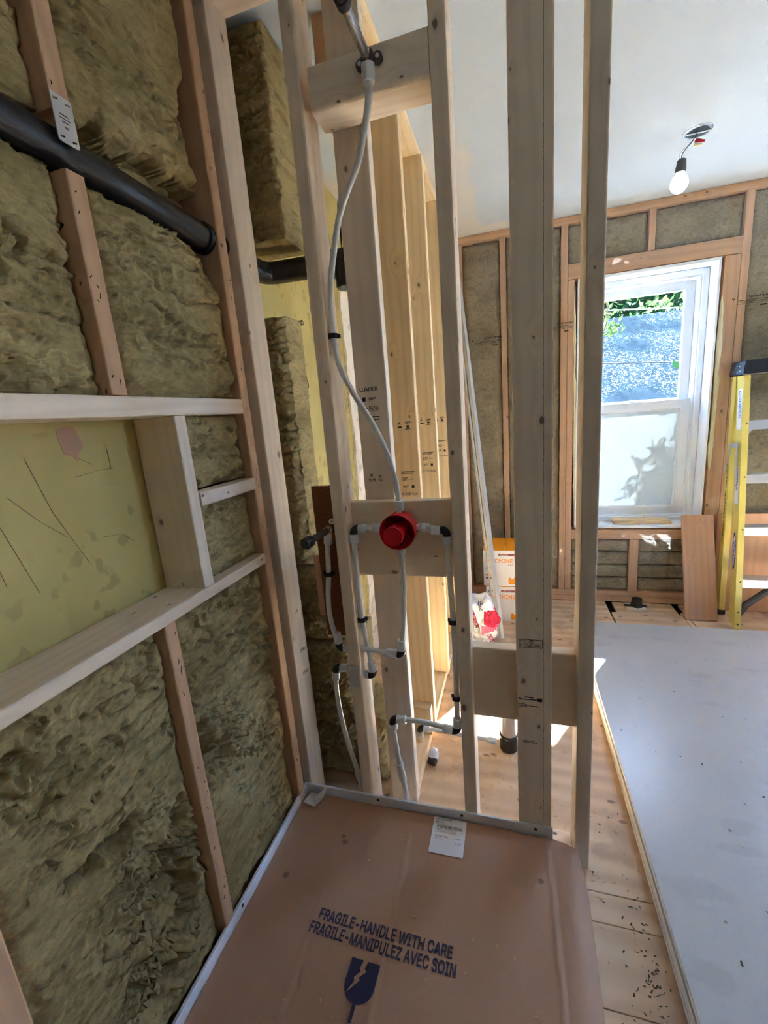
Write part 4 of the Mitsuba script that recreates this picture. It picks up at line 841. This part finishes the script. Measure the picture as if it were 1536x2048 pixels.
def barrier_text(x, z, s=1.0):
    m = meshkit.text_mesh('vapour barrier', 0.0125 * s, 0.0003, True); m.vertices[:, 0] *= -1; m.invert(); m.vertices[:, 0] += 0.16 * s
    for nm, mm in (('printing', m),):
        M4 = np.eye(4); M4[:3, 0], M4[:3, 1], M4[:3, 2], M4[:3, 3] = (1, 0, 0), (0, 0, 1), (0, -1, 0), (x, FF - 0.017, z)
        mm.apply_transform(M4); put(nm, mm, 'ink', parent=vbk)
    put('printing', place_flat(bars([(0.0, -0.012, 0.15 * s, -0.0095), (0.01, -0.020, 0.155 * s, -0.0175), (-0.01, -0.028, 0.15 * s, -0.0265), (0.10 * s, -0.045, 0.13 * s, -0.038)]), (x, FF - 0.017, z), (1, 0, 0), (0, 0, 1), 0.0003), 'stamp_ink', parent=vbk)
    put('printing', place_flat(Polygon([(-0.03, 0.006), (-0.022, -0.008), (-0.014, 0.006), (-0.018, 0.006), (-0.022, -0.001), (-0.026, 0.006)]), (x, FF - 0.017, z), (1, 0, 0), (0, 0, 1), 0.0003), 'ink', parent=vbk)
barrier_text(-0.215, 1.745, 1.0); barrier_text(0.215, 1.775, 0.85); barrier_text(1.17, 1.785, 1.0)

# ------------------------------------------------------------------ bulb hanging from the ceiling box
cl = thing('ceiling_bulb', 'lit bare bulb hanging on wires from a round ceiling box', 'light bulb')
fc = np.array([0.737, 2.345, CEIL])
put('junction_box', cat_([stack(fc + [0, 0, -0.004], fc + [0, 0, 0.0], [(0, 0.048), (0.5, 0.052), (1, 0.052)], 28)]), 'steel', parent=cl, smooth=30)
put('box_opening', cat_([stack(fc + [0, 0, -0.0052], fc + [0, 0, -0.0042], [(0, 0.040), (1, 0.040)], 28)]), 'wire_black', parent=cl)
put('bracket', cbox(fc[0] - 0.045, fc[0] + 0.045, fc[1] - 0.006, fc[1] + 0.006, CEIL - 0.0075, CEIL - 0.0055, 0.0005), 'zinc', parent=cl)
sock = np.array([0.682, 2.330, 2.252])
put('wire', tube(spline([fc + [0.0, 0, -0.005], fc + [-0.012, -0.004, -0.025], fc + [-0.020, -0.006, -0.036], (0.690, 2.334, 2.286), sock], 24), 0.0016, 8), 'wire_black', parent=cl)
put('wire', tube(spline([fc + [-0.008, 0, -0.005], fc + [-0.028, -0.004, -0.04], (0.680, 2.330, 2.285), sock + [-0.010, 0, 0]], 24), 0.0012, 8), 'zinc', parent=cl)
put('wire_nut', stack(fc + [-0.010, -0.005, -0.034], fc + [0.024, -0.012, -0.046], [(0, 0.004), (0.1, 0.0075), (0.5, 0.0078), (0.52, 0.0065), (1, 0.0045)], 12), 'red_plastic', parent=cl)
put('wire_nut', stack(fc + [-0.014, -0.010, -0.050], fc + [0.012, -0.018, -0.058], [(0, 0.004), (0.1, 0.006), (0.6, 0.006), (1, 0.004)], 12), 'spray_foam', parent=cl)
put('socket', stack(sock + [0, 0, 0.004], sock + [-0.003, 0, -0.046], [(0, 0.010), (0.08, 0.016), (0.5, 0.018), (0.7, 0.020), (1, 0.019)], 22), 'socket_grey', parent=cl, smooth=35)
bp = [(0, 0.0165), (0.1, 0.019), (0.25, 0.027), (0.42, 0.0325), (0.58, 0.0335), (0.75, 0.029), (0.88, 0.020), (0.97, 0.009), (1.0, 0.001)]
ba, bb = sock + [-0.0035, 0, -0.044], sock + [-0.006, 0.0, -0.122]
k = put('bulb', stack(ba, bb, bp, 28), None, parent=cl, smooth=60)
scene[k]['bsdf'] = {'type': 'ref', 'id': 'box_white'}
scene[k]['emitter'] = {'type': 'area', 'radiance': {'type': 'rgb', 'value': [0.4, 0.39, 0.37]}}

# ------------------------------------------------------------------ things by the far wall
# boxes of joint compound
def jbox(z0, label, dx=0.0):
    k = thing('compound_box', label, 'cardboard box', 'joint compound boxes')
    x0, y0, wd, dp, h = -0.190 + dx, 2.60, 0.30, 0.26, 0.232
    put('carton', cbox(x0, x0 + wd, y0, y0 + dp, z0, z0 + h, 0.002), 'box_white', parent=k)
    for a, b in ((0.003, 0.128), (0.131, wd - 0.003)):
        put('flap', cbox(x0 + a, x0 + b, y0 + 0.002, y0 + dp - 0.002, z0 + h, z0 + h + 0.003, 0.001), 'orange_print', parent=k)
    YB_ = y0 - 0.0002
    text('print', k, 'CGC', 0.012, (x0 + 0.014, YB_, z0 + h - 0.036), (1, 0, 0), (0, 0, 1), 'ink', 0.0003, True)
    put('emblem', place_flat(Polygon([(0, 0.008), (0.006, 0.016), (0.010, 0.006), (0.018, 0.0), (0.012, -0.012), (0.009, -0.002), (0.003, 0.002)]), (x0 + 0.052, YB_, z0 + h - 0.033), (1, 0, 0), (0, 0, 1), 0.0003), 'ink', parent=k)
    put('print_bar', place_flat(sbox(0, 0, 0.20, 0.013), (x0 + 0.092, YB_, z0 + h - 0.034), (1, 0, 0), (0, 0, 1), 0.0003), 'maroon_print', parent=k)
    text('print', k, 'SHEETROCK', 0.006, (x0 + 0.10, YB_ - 0.0003, z0 + h - 0.031), (1, 0, 0), (0, 0, 1), 'box_white', 0.0003)
    text('print', k, 'MACHINE MUD', 0.024, (x0 + 0.014, YB_, z0 + h - 0.078), (1, 0, 0), (0, 0, 1), 'orange_print', 0.0003, True, 0.25)
    text('print', k, 'Drywall compound', 0.006, (x0 + 0.150, YB_, z0 + h - 0.094), (1, 0, 0), (0, 0, 1), 'maroon_print', 0.0003)
    put('print_bar', place_flat(bars([(0, 0, 0.06, 0.0016), (0, -0.006, 0.055, -0.0044), (0, -0.012, 0.06, -0.0104)]), (x0 + 0.014, YB_, z0 + h - 0.110), (1, 0, 0), (0, 0, 1), 0.0003), 'stamp_ink', parent=k)
    put('print_bar', place_flat(sbox(0, 0, 0.040, 0.012), (x0 + 0.014, YB_, z0 + 0.068), (1, 0, 0), (0, 0, 1), 0.0003), 'orange_print', parent=k)
    put('print_bar', place_flat(sbox(0, 0, 0.046, 0.013), (x0 + 0.014, YB_, z0 + 0.046), (1, 0, 0), (0, 0, 1), 0.0003), 'maroon_print', parent=k)
    rr = random.Random(2); spl = [(0.150, 0.0)]
    for t in np.linspace(0, 1, 16): spl.append((0.150 + 0.145 * t, 0.004 + 0.062 * math.sin(math.pi * (0.15 + 0.6 * t)) * (0.6 + 0.55 * rr.random())))
    spl.append((0.296, 0.0))
    put('splash_print', place_flat(Polygon(spl).buffer(0), (x0, YB_, z0 + 0.016), (1, 0, 0), (0, 0, 1), 0.0003), 'orange_print', parent=k)
jbox(0.0, 'white and orange compound box on the floor, lower of two by the leaning strips', 0.012)
jbox(0.2365, 'white and orange compound box, upper of two by the leaning strips')
# crumpled bag
def bag_mesh():
    m = trimesh.creation.icosphere(5); v = m.vertices.copy()
    n = meshkit.fbm(v * 2.2 + 4, 4, 5); cr = 1 - np.abs(2 * meshkit.fbm(v * 3.4, 3, 8) - 1)
    r = 0.80 + 0.5 * (n - 0.5) + 0.22 * (cr - 0.6)
    v = v * r[:, None]; v[:, 0] *= 0.105; v[:, 1] *= 0.10; v[:, 2] = np.maximum(v[:, 2], -0.75) * 0.178
    v += [-0.186, 2.34, 0.136]; v[:, 0] += 0.10 * (0.13 - v[:, 2]) * 0.6
    return trimesh.Trimesh(v, m.faces, process=False)
bm = bag_mesh()
bg = thing('plaster_bag', 'crumpled white bag with red print on the floor beside the boxes', 'bag')
bc = bm.triangles_center; fn_ = bm.face_normals
front = fn_[:, 1] < 0.2
red = front & (bc[:, 0] > -0.172) & (bc[:, 2] > 0.12) & (bc[:, 2] < 0.215) & (bc[:, 2] > 0.13 + (-0.09 - bc[:, 0]) * 0.5 - 0.02)
pink = front & ~red & (bc[:, 0] > -0.185) & (bc[:, 2] > 0.095) & (bc[:, 2] < 0.14)
M['pink_print'] = plain((222, 110, 140), 0.45, 0.3)
def sub(m, mask):
    return m.submesh([np.nonzero(mask)[0]], append=True)
def biggest(mask):
    adj = bm.face_adjacency; keep = mask[adj].all(1)
    comp = trimesh.graph.connected_components(adj[keep], nodes=np.nonzero(mask)[0])
    out = np.zeros(len(mask), bool); out[max(comp, key=len)] = True; return out
red, pink = biggest(red), biggest(pink)
put('sack', sub(bm, ~(red | pink)), 'bag_white', parent=bg, smooth=35)
put('red_print', sub(bm, red), 'red_print', parent=bg, smooth=35); put('pink_print', sub(bm, pink), 'pink_print', parent=bg, smooth=35)
def wrap_text(s, h, ctr, xd2, mat, wd=None):
    t = meshkit.text_mesh(s, h, 0.0005, True)
    if wd: t.vertices[:, 0] *= wd / np.ptp(t.vertices[:, 0])
    t = t.subdivide()
    x = np.array([xd2[0], 0, xd2[1]]) / np.hypot(*xd2); y = np.array([-x[2], 0, x[0]])
    p = np.asarray(ctr) + t.vertices[:, :1] * x + t.vertices[:, 1:2] * y
    from scipy.spatial import cKDTree
    sel = bm.vertices[(bm.vertex_normals[:, 1] < 0.1)]
    tr = cKDTree(sel[:, [0, 2]]); d, i = tr.query(p[:, [0, 2]], k=3); p[:, 1] = sel[i][:, :, 1].min(1) - 0.002 - t.vertices[:, 2]
    t.vertices = p; put('lettering', t, mat, parent=bg)
wrap_text('SHEETROCK', 0.026, (-0.262, 2.3, 0.245), (0.35, -1), 'red_print', 0.13)
wrap_text('CGC', 0.015, (-0.205, 2.3, 0.262), (0.3, -1), 'ink')
wrap_text('ROC', 0.024, (-0.118, 2.3, 0.030), (-0.28, 1), 'red_print', 0.055)
# second, plain lump of the bag folded in front
m2 = trimesh.creation.icosphere(4); v = m2.vertices.copy(); r = 0.85 + 0.35 * (meshkit.fbm(v * 2.5, 3, 15) - 0.5); v = v * r[:, None] * [0.062, 0.05, 0.105]; v[:, 2] = np.maximum(v[:, 2], -0.07); v += [-0.222, 2.315, 0.072]
put('folded_top', trimesh.Trimesh(v, m2.faces, process=False), 'bag_white', parent=bg, smooth=35)
# leaning metal corner beads
def bead_strip(b0, t0, label, wdt=0.028, mat='zinc'):
    k = thing('corner_bead', label, 'metal strip', 'corner beads leaning in the corner')
    b0, t0 = np.array(b0), np.array(t0); d = (t0 - b0) / np.linalg.norm(t0 - b0)
    s = np.cross(d, [0, 1, 0]); s /= np.linalg.norm(s); nrm = np.cross(s, d)
    if nrm[1] > 0: nrm = -nrm
    def wing(a, c):
        q = [b0 + a[0] * s + a[1] * nrm, b0 + c[0] * s + c[1] * nrm]; q += [x + (t0 - b0) for x in q]
        v = np.array(q); th_ = 0.0008 * (nrm + 0.3 * s); v = np.vstack([v, v - th_])
        return trimesh.convex.convex_hull(v)
    put('wing', wing((0, 0), (wdt, -wdt * 0.5)), 'paper_white', parent=k); put('wing', wing((-wdt * 0.9, -wdt * 0.4), (0, 0)), mat, parent=k)
    put('nose', tube([b0 + nrm * 0.001, t0 + nrm * 0.001], 0.0026, 8), 'zinc', parent=k, smooth=60)
bead_strip((-0.082, 2.372, 0.004), (-0.312, 2.938, 2.11), 'wide grey metal corner bead leaning from floor to far wall, beside the bag', 0.017)
bead_strip((-0.110, 2.385, 0.004), (-0.330, 2.938, 1.96), 'thin white edged metal corner bead leaning against the wide one', 0.007, 'paper_white')
# floor flange and pipe stub
kf = thing('floor_flange', 'black pipe stub on a wooden block in the floor below the window', 'pipe stub')
put('block', cbox(0.678, 0.785, 2.83, 2.925, 0.0, 0.016, 0.002), 'tan_board', parent=kf)
put('strap', cat_([cbox(0.668, 0.795, 2.868, 2.892, 0.016, 0.022, 0.001)]), 'black_plastic', parent=kf)
put('stub', stack((0.738, 2.88, 0.016), (0.738, 2.88, 0.066), [(0, 0.034), (0.3, 0.034), (0.32, 0.030), (1, 0.030)], 24), 'black_abs', parent=kf, smooth=35)
kp = thing('drain_stub', 'grey and black drain stub standing on the floor behind the wide stud', 'pipe stub')
put('coupling', stack((-0.034, 1.524, 0.0), (-0.034, 1.524, 0.055), [(0, 0.033), (0.05, 0.034), (0.9, 0.034), (1, 0.031)], 26), 'black_abs', parent=kp, smooth=35)
put('clamp_ring', stack((-0.034, 1.524, 0.060), (-0.034, 1.524, 0.067), [(0, 0.033), (0.2, 0.035), (0.8, 0.035), (1, 0.033)], 26), 'black_plastic', parent=kp, smooth=35)
put('pipe', stack((-0.034, 1.524, 0.05), (-0.034, 1.524, 0.19), [(0, 0.030), (1, 0.030)], 26), 'aluminium', parent=kp, smooth=35)

# leaning plywood boards
def lean(label, x0, x1, yb, yt, h, mat, t=0.018):
    V, F, UV = lumber_mesh((x0, -t / 2, 0), (x1, t / 2, h), 2, r=0.001, seg=1)
    a = math.atan2(yt - yb, h); V = np.c_[V[:, 0], yb + t / 2 + V[:, 1] * math.cos(a) + V[:, 2] * math.sin(a), V[:, 2] * math.cos(a) - V[:, 1] * math.sin(a) + t * math.sin(a) * 0.5 + 0.0005]
    put('plywood_board', (V, F), mat, label=label, cat='plywood board', group='plywood boards leaning on the far wall', uv=UV)
lean('reddish plywood board leaning under the window, left of the ladder', 0.965, 1.128, 2.745, 2.925, 0.62, 'red_ply')
lean('wide reddish plywood board leaning behind the ladder steps', 1.16, 2.10, 2.905, 2.932, 0.60, 'red_ply')

# ------------------------------------------------------------------ step ladder
ld = thing('step_ladder', 'yellow fibreglass step ladder with black top at the right edge', 'ladder')
LX = 1.172
def rail(name, y_b, y_t, z_b, z_t, dep, x0, x1, mat, web=0.004, flange=0.030):
    """C channel rail: web in the yz plane, flanges along x"""
    def at(z): return y_b + (y_t - y_b) * (z - z_b) / (z_t - z_b)
    def slab(xa, xb, ya, yb2):
        v = [(x, at(z) + y, z + (0.02 * y / dep if z == z_b else 0)) for z in (z_b, z_t) for x in (xa, xb) for y in (ya, yb2)]
        return trimesh.convex.convex_hull(np.array(v))
    s = 1 if x1 > x0 else -1
    return put(name, cat_([slab(*sorted((x0, x0 + s * web)), 0, dep), slab(*sorted((x0, x0 + s * flange)), 0, 0.005), slab(*sorted((x0, x0 + s * flange)), dep - 0.005, dep)]), mat, parent=ld)
fr = rail('front_rail', 2.655, 2.818, 0.004, 1.395, 0.072, LX, LX + 0.05, 'yellow_glass')
rr_ = rail('rear_rail', 2.845, 2.893, 0.012, 1.395, 0.045, LX - 0.004, LX + 0.05, 'yellow_glass')
rail('front_rail', 2.655, 2.818, 0.004, 1.395, 0.072, LX + 0.52, LX + 0.47, 'yellow_glass')
rail('rear_rail', 2.845, 2.893, 0.012, 1.395, 0.045, LX + 0.524, LX + 0.47, 'yellow_glass')
put('rear_foot', cbox(LX - 0.006, LX + 0.03, 2.842, 2.892, 0.001, 0.030, 0.003), 'black_plastic', parent=ld)
put('rear_foot', cbox(LX + 0.495, LX + 0.53, 2.842, 2.892, 0.001, 0.030, 0.003), 'black_plastic', parent=ld)
tc = np.array([[LX - 0.018, 2.785], [LX + 0.54, 2.785], [LX + 0.54, 2.943], [LX - 0.018, 2.943]])
top = trimesh.convex.convex_hull(np.vstack([np.c_[tc + [[0.004, 0.004], [-0.004, 0.004], [-0.004, -0.004], [0.004, -0.004]], np.full(4, 1.382)], np.c_[tc, np.full(4, 1.388)], np.c_[tc + [[0.008, 0.005], [-0.008, 0.005], [-0.008, -0.005], [0.008, -0.005]], np.full(4, 1.452)], np.c_[tc + [[0.014, 0.012], [-0.014, 0.012], [-0.014, -0.012], [0.014, -0.012]], np.full(4, 1.458)]]))
tk = put('top_cap', top, 'black_plastic', parent=ld)
put('handle_slot', cat_([cbox(LX + 0.10, LX + 0.19, 2.784, 2.792, 1.405, 1.43, 0.004)]), 'grey_iron', parent=tk)
for y, z in ((2.83, 1.43), (2.86, 1.432), (2.825, 1.405), (2.855, 1.400)):
    put('rivet', stack((LX - 0.016, y, z), (LX - 0.0195, y, z), [(0, 0.004), (0.6, 0.004), (1, 0.002)], 10), 'aluminium', parent=tk)
fy_ = lambda z: 2.655 + 0.163 * z / 1.391
for z in (1.145, 0.86, 0.575, 0.285):
    y = fy_(z)
    sk = put('step', cat_([cbox(LX + 0.006, LX + 0.514, y + 0.002, y + 0.078, z - 0.004, z, 0.001), cbox(LX + 0.006, LX + 0.514, y + 0.001, y + 0.005, z - 0.048, z, 0.001), cbox(LX + 0.006, LX + 0.514, y + 0.074, y + 0.078, z - 0.03, z, 0.001)]), 'aluminium', parent=ld)
    for dz in (-0.012, -0.036): put('rivet', stack((LX + 0.020, y + 0.0008, z + dz), (LX + 0.020, y - 0.003, z + dz), [(0, 0.0045), (0.6, 0.0045), (1, 0.002)], 10), 'grey_iron', parent=fr)
for z in (0.03, 0.10): put('rivet', stack((LX + 0.016, fy_(z) + 0.0008, z), (LX + 0.016, fy_(z) - 0.003, z), [(0, 0.0045), (0.6, 0.0045), (1, 0.002)], 10), 'grey_iron', parent=fr)
put('brace', tube([(LX + 0.015, fy_(0.05) + 0.03, 0.05), (LX + 0.06, fy_(0.12) + 0.03, 0.13), (LX + 0.20, fy_(0.22) + 0.03, 0.255)], [0.016, 0.018, 0.018], 10), 'grey_iron', parent=ld)
put('brace', tube([(LX + 0.015, fy_(1.04) + 0.04, 1.045), (LX + 0.06, fy_(1.1) + 0.04, 1.10), (LX + 0.10, fy_(1.12) + 0.04, 1.13)], 0.006, 8), 'aluminium', parent=ld)
# spreader on the outside of the rails
XS = LX - 0.0075
def strap(p, q, w2=0.011, t=0.002, dx=0.0):
    p, q = np.array(p), np.array(q); d = (q - p) / np.linalg.norm(q - p); n2 = np.array([-d[1], d[0]])
    return place_flat(Polygon([p + n2 * w2, q + n2 * w2, q - n2 * w2, p - n2 * w2]).buffer(0.001), (XS + dx, 0, 0), (0, -1, 0), (0, 0, 1), t)
sp_ = put('spreader', cat_([strap((-2.79, 1.02), (-2.885, 1.005), 0.011), strap((-2.80, 1.015), (-2.775, 0.81), 0.008, 0.002, -0.001), strap((-2.868, 1.0), (-2.925, 0.85), 0.007, 0.002, -0.001)]), 'zinc', parent=ld)
def rail_sticker(yz0, yz1, w2, mat, nm, parent, dx=0.0):
    p, q = np.array(yz0), np.array(yz1); d = (q - p) / np.linalg.norm(q - p)
    n2 = np.array([d[1], -d[0]])
    poly = Polygon([p + n2 * w2, q + n2 * w2, q - n2 * w2, p - n2 * w2])
    # plane with normal -x : x axis = -y, y axis = z
    poly = affinity.scale(poly, -1, 1, origin=(0, 0))
    return put(nm, place_flat(poly, (LX - 0.0006 + dx, 0, 0), (0, -1, 0), (0, 0, 1), 0.0005), mat, parent=parent)
def web(z, f=0.5): return (fy_(z) + 0.072 * f, z)
st1 = rail_sticker(web(1.315, .45), web(1.10, .45), 0.022, 'label_white', 'sticker', fr)
st2 = rail_sticker(web(0.90, .45), web(0.70, .45), 0.020, 'label_white', 'sticker', fr)
def down_text(s, h, z, f, wd, mat, parent, dx, nm='lettering', rearY=None, bold=True):
    """lettering running down the rail, on its outer face (towards -x)"""
    y, zz = web(z, f) if rearY is None else (rearY(z), z)
    sl_ = 0.163 / 1.391 if rearY is None else 0.048 / 1.383
    text(nm, parent, s, h, (LX - 0.0008 + dx, y, zz), (0, -sl_, -1), (0, -1, 0), mat, 0.0004, bold, wd)
down_text('COOPER', 0.020, 1.305, .58, 0.145, 'blue_ink', fr, -0.0005, bold=False)
down_text('COOPER', 0.020, 0.893, .58, 0.120, 'blue_ink', fr, -0.0005, bold=False)
down_text('COOPER HERITAGE HOMES', 0.013, 0.905, 0, 0.45, 'ink', rr_, -0.0045, rearY=lambda z: 2.845 + 0.048 * z / 1.383 + 0.027, bold=False)
lg = Polygon([(0.095 * math.cos(t) * (1 if abs(math.cos(t)) < 0.85 else 1.12), 0.019 * math.sin(t)) for t in np.linspace(0, 2 * math.pi, 40)])
Lc = np.array([LX - 0.0008, web(0.435, .48)[0], 0.435]); dn = (0, -0.163 / 1.391, -1)
put('logo_badge', place_flat(lg, Lc, dn, (0, -1, 0), 0.0004), 'blue_ink', parent=fr)
put('logo_badge', place_flat(affinity.scale(lg, 0.78, 0.74), Lc + [-0.0005, 0, 0], dn, (0, -1, 0), 0.0004), 'label_white', parent=fr)
text('lettering', fr, 'WERNER', 0.017, Lc + np.array([-0.001, 0.0085 + 0.0063, 0.060]), dn, (0, -1, 0), 'blue_ink', 0.0004, True, 0.115)
put('logo_badge', place_flat(Polygon([(0.004 * math.cos(t), 0.004 * math.sin(t)) for t in np.linspace(0, 6.2, 14)]), Lc + np.array([-0.001, -0.163 / 1.391 * 0.0667, -0.0667]), dn, (0, -1, 0), 0.0004), 'blue_ink', parent=fr)

# ------------------------------------------------------------------ wood chips
def chips(n, area, z, seed, size=(0.002, 0.007)):
    r = np.random.default_rng(seed); ms = []
    for _ in range(n):
        x, y = area(r); l = r.uniform(*size); w_ = l * r.uniform(0.2, 0.6); a = r.uniform(0, 6.3); t = r.uniform(0.0006, 0.002)
        c, s = math.cos(a), math.sin(a)
        b = np.array([(-l, -w_), (l, -w_ * 0.5), (l * 0.8, w_), (-l * 0.7, w_ * 0.8)]) @ [[c, s], [-s, c]] + [x, y]
        v = np.vstack([np.c_[b, np.full(4, z)], np.c_[b * 0.9 + 0.1 * np.array([x, y]), z + t * r.uniform(0.4, 1, 4)]])
        ms.append(trimesh.Trimesh(v, [[0, 1, 5], [0, 5, 4], [1, 2, 6], [1, 6, 5], [2, 3, 7], [2, 7, 6], [3, 0, 4], [3, 4, 7], [4, 5, 6], [4, 6, 7]], process=False))
    return cat_(ms)
put('wood_shavings', cat_([chips(240, lambda r: (r.uniform(-0.33, 0.14), 1.19 + abs(r.normal(0, 0.22))), 0.0004, 1), chips(30, lambda r: (r.uniform(0.19, 0.33), r.uniform(0.75, 1.8)), 0.0004, 2)]), 'chip_wood', label='pale wood shavings scattered on the subfloor behind the plumbing wall', cat='shavings', kind='stuff')
put('insulation_crumbs', cat_([chips(120, lambda r: (0.31 - abs(r.normal(0, 0.025)), r.normal(0.85, 0.12)), 0.0004, 4, (0.001, 0.004)), chips(26, lambda r: (r.uniform(0.2, 0.33), r.uniform(0.6, 1.3)), 0.0004, 6, (0.002, 0.005))]), 'dark_chip', label='dark crumbs on the floor strip beside the drywall stack', cat='debris', kind='stuff')
put('stack_crumbs', chips(40, lambda r: (r.uniform(0.37, 1.2), r.uniform(0.7, 1.9)), 0.0812, 8, (0.002, 0.007)), 'dark_chip', label='small dark crumbs lying on top of the drywall stack', cat='debris', kind='stuff')
put('tray_crumbs', chips(30, lambda r: (r.uniform(-0.6, 0.1), r.uniform(0.5, 1.0)), 0.1142, 9, (0.002, 0.0045)), 'chip_wood', label='small pale crumbs lying on the brown cardboard', cat='debris', kind='stuff')

# ------------------------------------------------------------------ outside the window
def leaves(n, centre, spread, seed, size):
    r = np.random.default_rng(seed); c = r.normal(0, 1, (n, 3)) * spread + centre
    a = r.normal(0, 1, (n, 3)); a /= np.linalg.norm(a, axis=1, keepdims=True)
    b = np.cross(a, r.normal(0, 1, (n, 3))); b /= np.linalg.norm(b, axis=1, keepdims=True)
    s = r.uniform(*size, n)[:, None]
    V = np.stack([c - a * s, c + b * s * 0.45, c + a * s, c - b * s * 0.45], 1).reshape(-1, 3)
    i = np.arange(n) * 4
    return V, np.vstack([np.c_[i, i + 1, i + 2], np.c_[i, i + 2, i + 3]])
sh = thing('added_shrub', 'unseen shrub outside, blurred behind the frosted lower pane', 'added_shrub')  # placed so that its shadow darkens a corner of the frosted pane
put('stem', tube([(1.52, 3.5, -1.5), (1.46, 3.42, 0.4), (1.24, 3.37, 0.92)], 0.015, 8), 'dark_ply', parent=sh)
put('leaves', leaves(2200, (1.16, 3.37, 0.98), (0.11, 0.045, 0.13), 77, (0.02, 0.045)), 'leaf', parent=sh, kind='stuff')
ro = thing('neighbour_house', 'shingled roof slope of a neighbouring house seen through the window', 'house')
rv = np.array([(-8, 5.2, 0.3), (10, 5.2, 0.3), (10, 12.0, 3.15), (-8, 12.0, 3.15), (-8, 18.0, 0.6), (10, 18.0, 0.6)])
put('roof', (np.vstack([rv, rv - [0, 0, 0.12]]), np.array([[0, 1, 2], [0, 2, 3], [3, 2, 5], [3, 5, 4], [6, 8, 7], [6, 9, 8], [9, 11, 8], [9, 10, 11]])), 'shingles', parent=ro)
put('wall', cbox(-7.6, 9.6, 5.6, 17.6, -3.0, 0.55), 'white_wall', parent=ro)
tr = thing('leafy_tree', 'dark green tree with sunlit leaves beyond the roof, seen through the window', 'tree')
put('trunk', tube([(3, 20.5, -3), (3.1, 20.4, 1.5), (3.0, 20.5, 5.6)], [0.3, 0.24, 0.15], 12), 'dark_ply', parent=tr)
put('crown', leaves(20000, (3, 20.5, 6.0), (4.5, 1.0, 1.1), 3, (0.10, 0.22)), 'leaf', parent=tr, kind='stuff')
br_ = thing('branch_spray', 'pale yellow green leaf sprays hanging in front of the neighbouring roof', 'branch')
put('twig', tube(spline([(0.4, 5.6, 3.4), (0.9, 5.5, 2.5), (1.0, 5.5, 2.2), (0.9, 5.5, 1.95)], 14), 0.006, 6), 'dark_ply', parent=br_)
lv = [leaves(60, c, s, 20 + i, (0.025, 0.05)) for i, (c, s) in enumerate((((0.95, 5.5, 2.20), (0.10, 0.1, 0.05)), ((1.05, 5.5, 2.05), (0.05, 0.1, 0.05)), ((1.5, 5.5, 2.25), (0.12, 0.1, 0.03)), ((0.95, 5.5, 2.35), (0.3, 0.1, 0.03))))]
o = 0; Vl, Fl = [], []
for V, F in lv: Vl.append(V); Fl.append(F + o); o += len(V)
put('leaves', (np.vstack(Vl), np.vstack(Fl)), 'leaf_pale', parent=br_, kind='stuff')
for lab, a, b in (('pale overhead cable crossing the window view, upper', (-3.5, 6.5, 2.95), (5.0, 6.5, 2.05)), ('dark overhead cable crossing the window view, lower', (-3.5, 6.5, 2.25), (5.0, 6.5, 1.45))):
    m = (np.array(a) + np.array(b)) / 2 - [0, 0, 0.04]
    put('overhead_cable', tube(spline([a, m, b], 24), 0.008, 8), 'cable' if 'pale' in lab else 'wire_black', label=lab, cat='cable', group='cables outside the window')
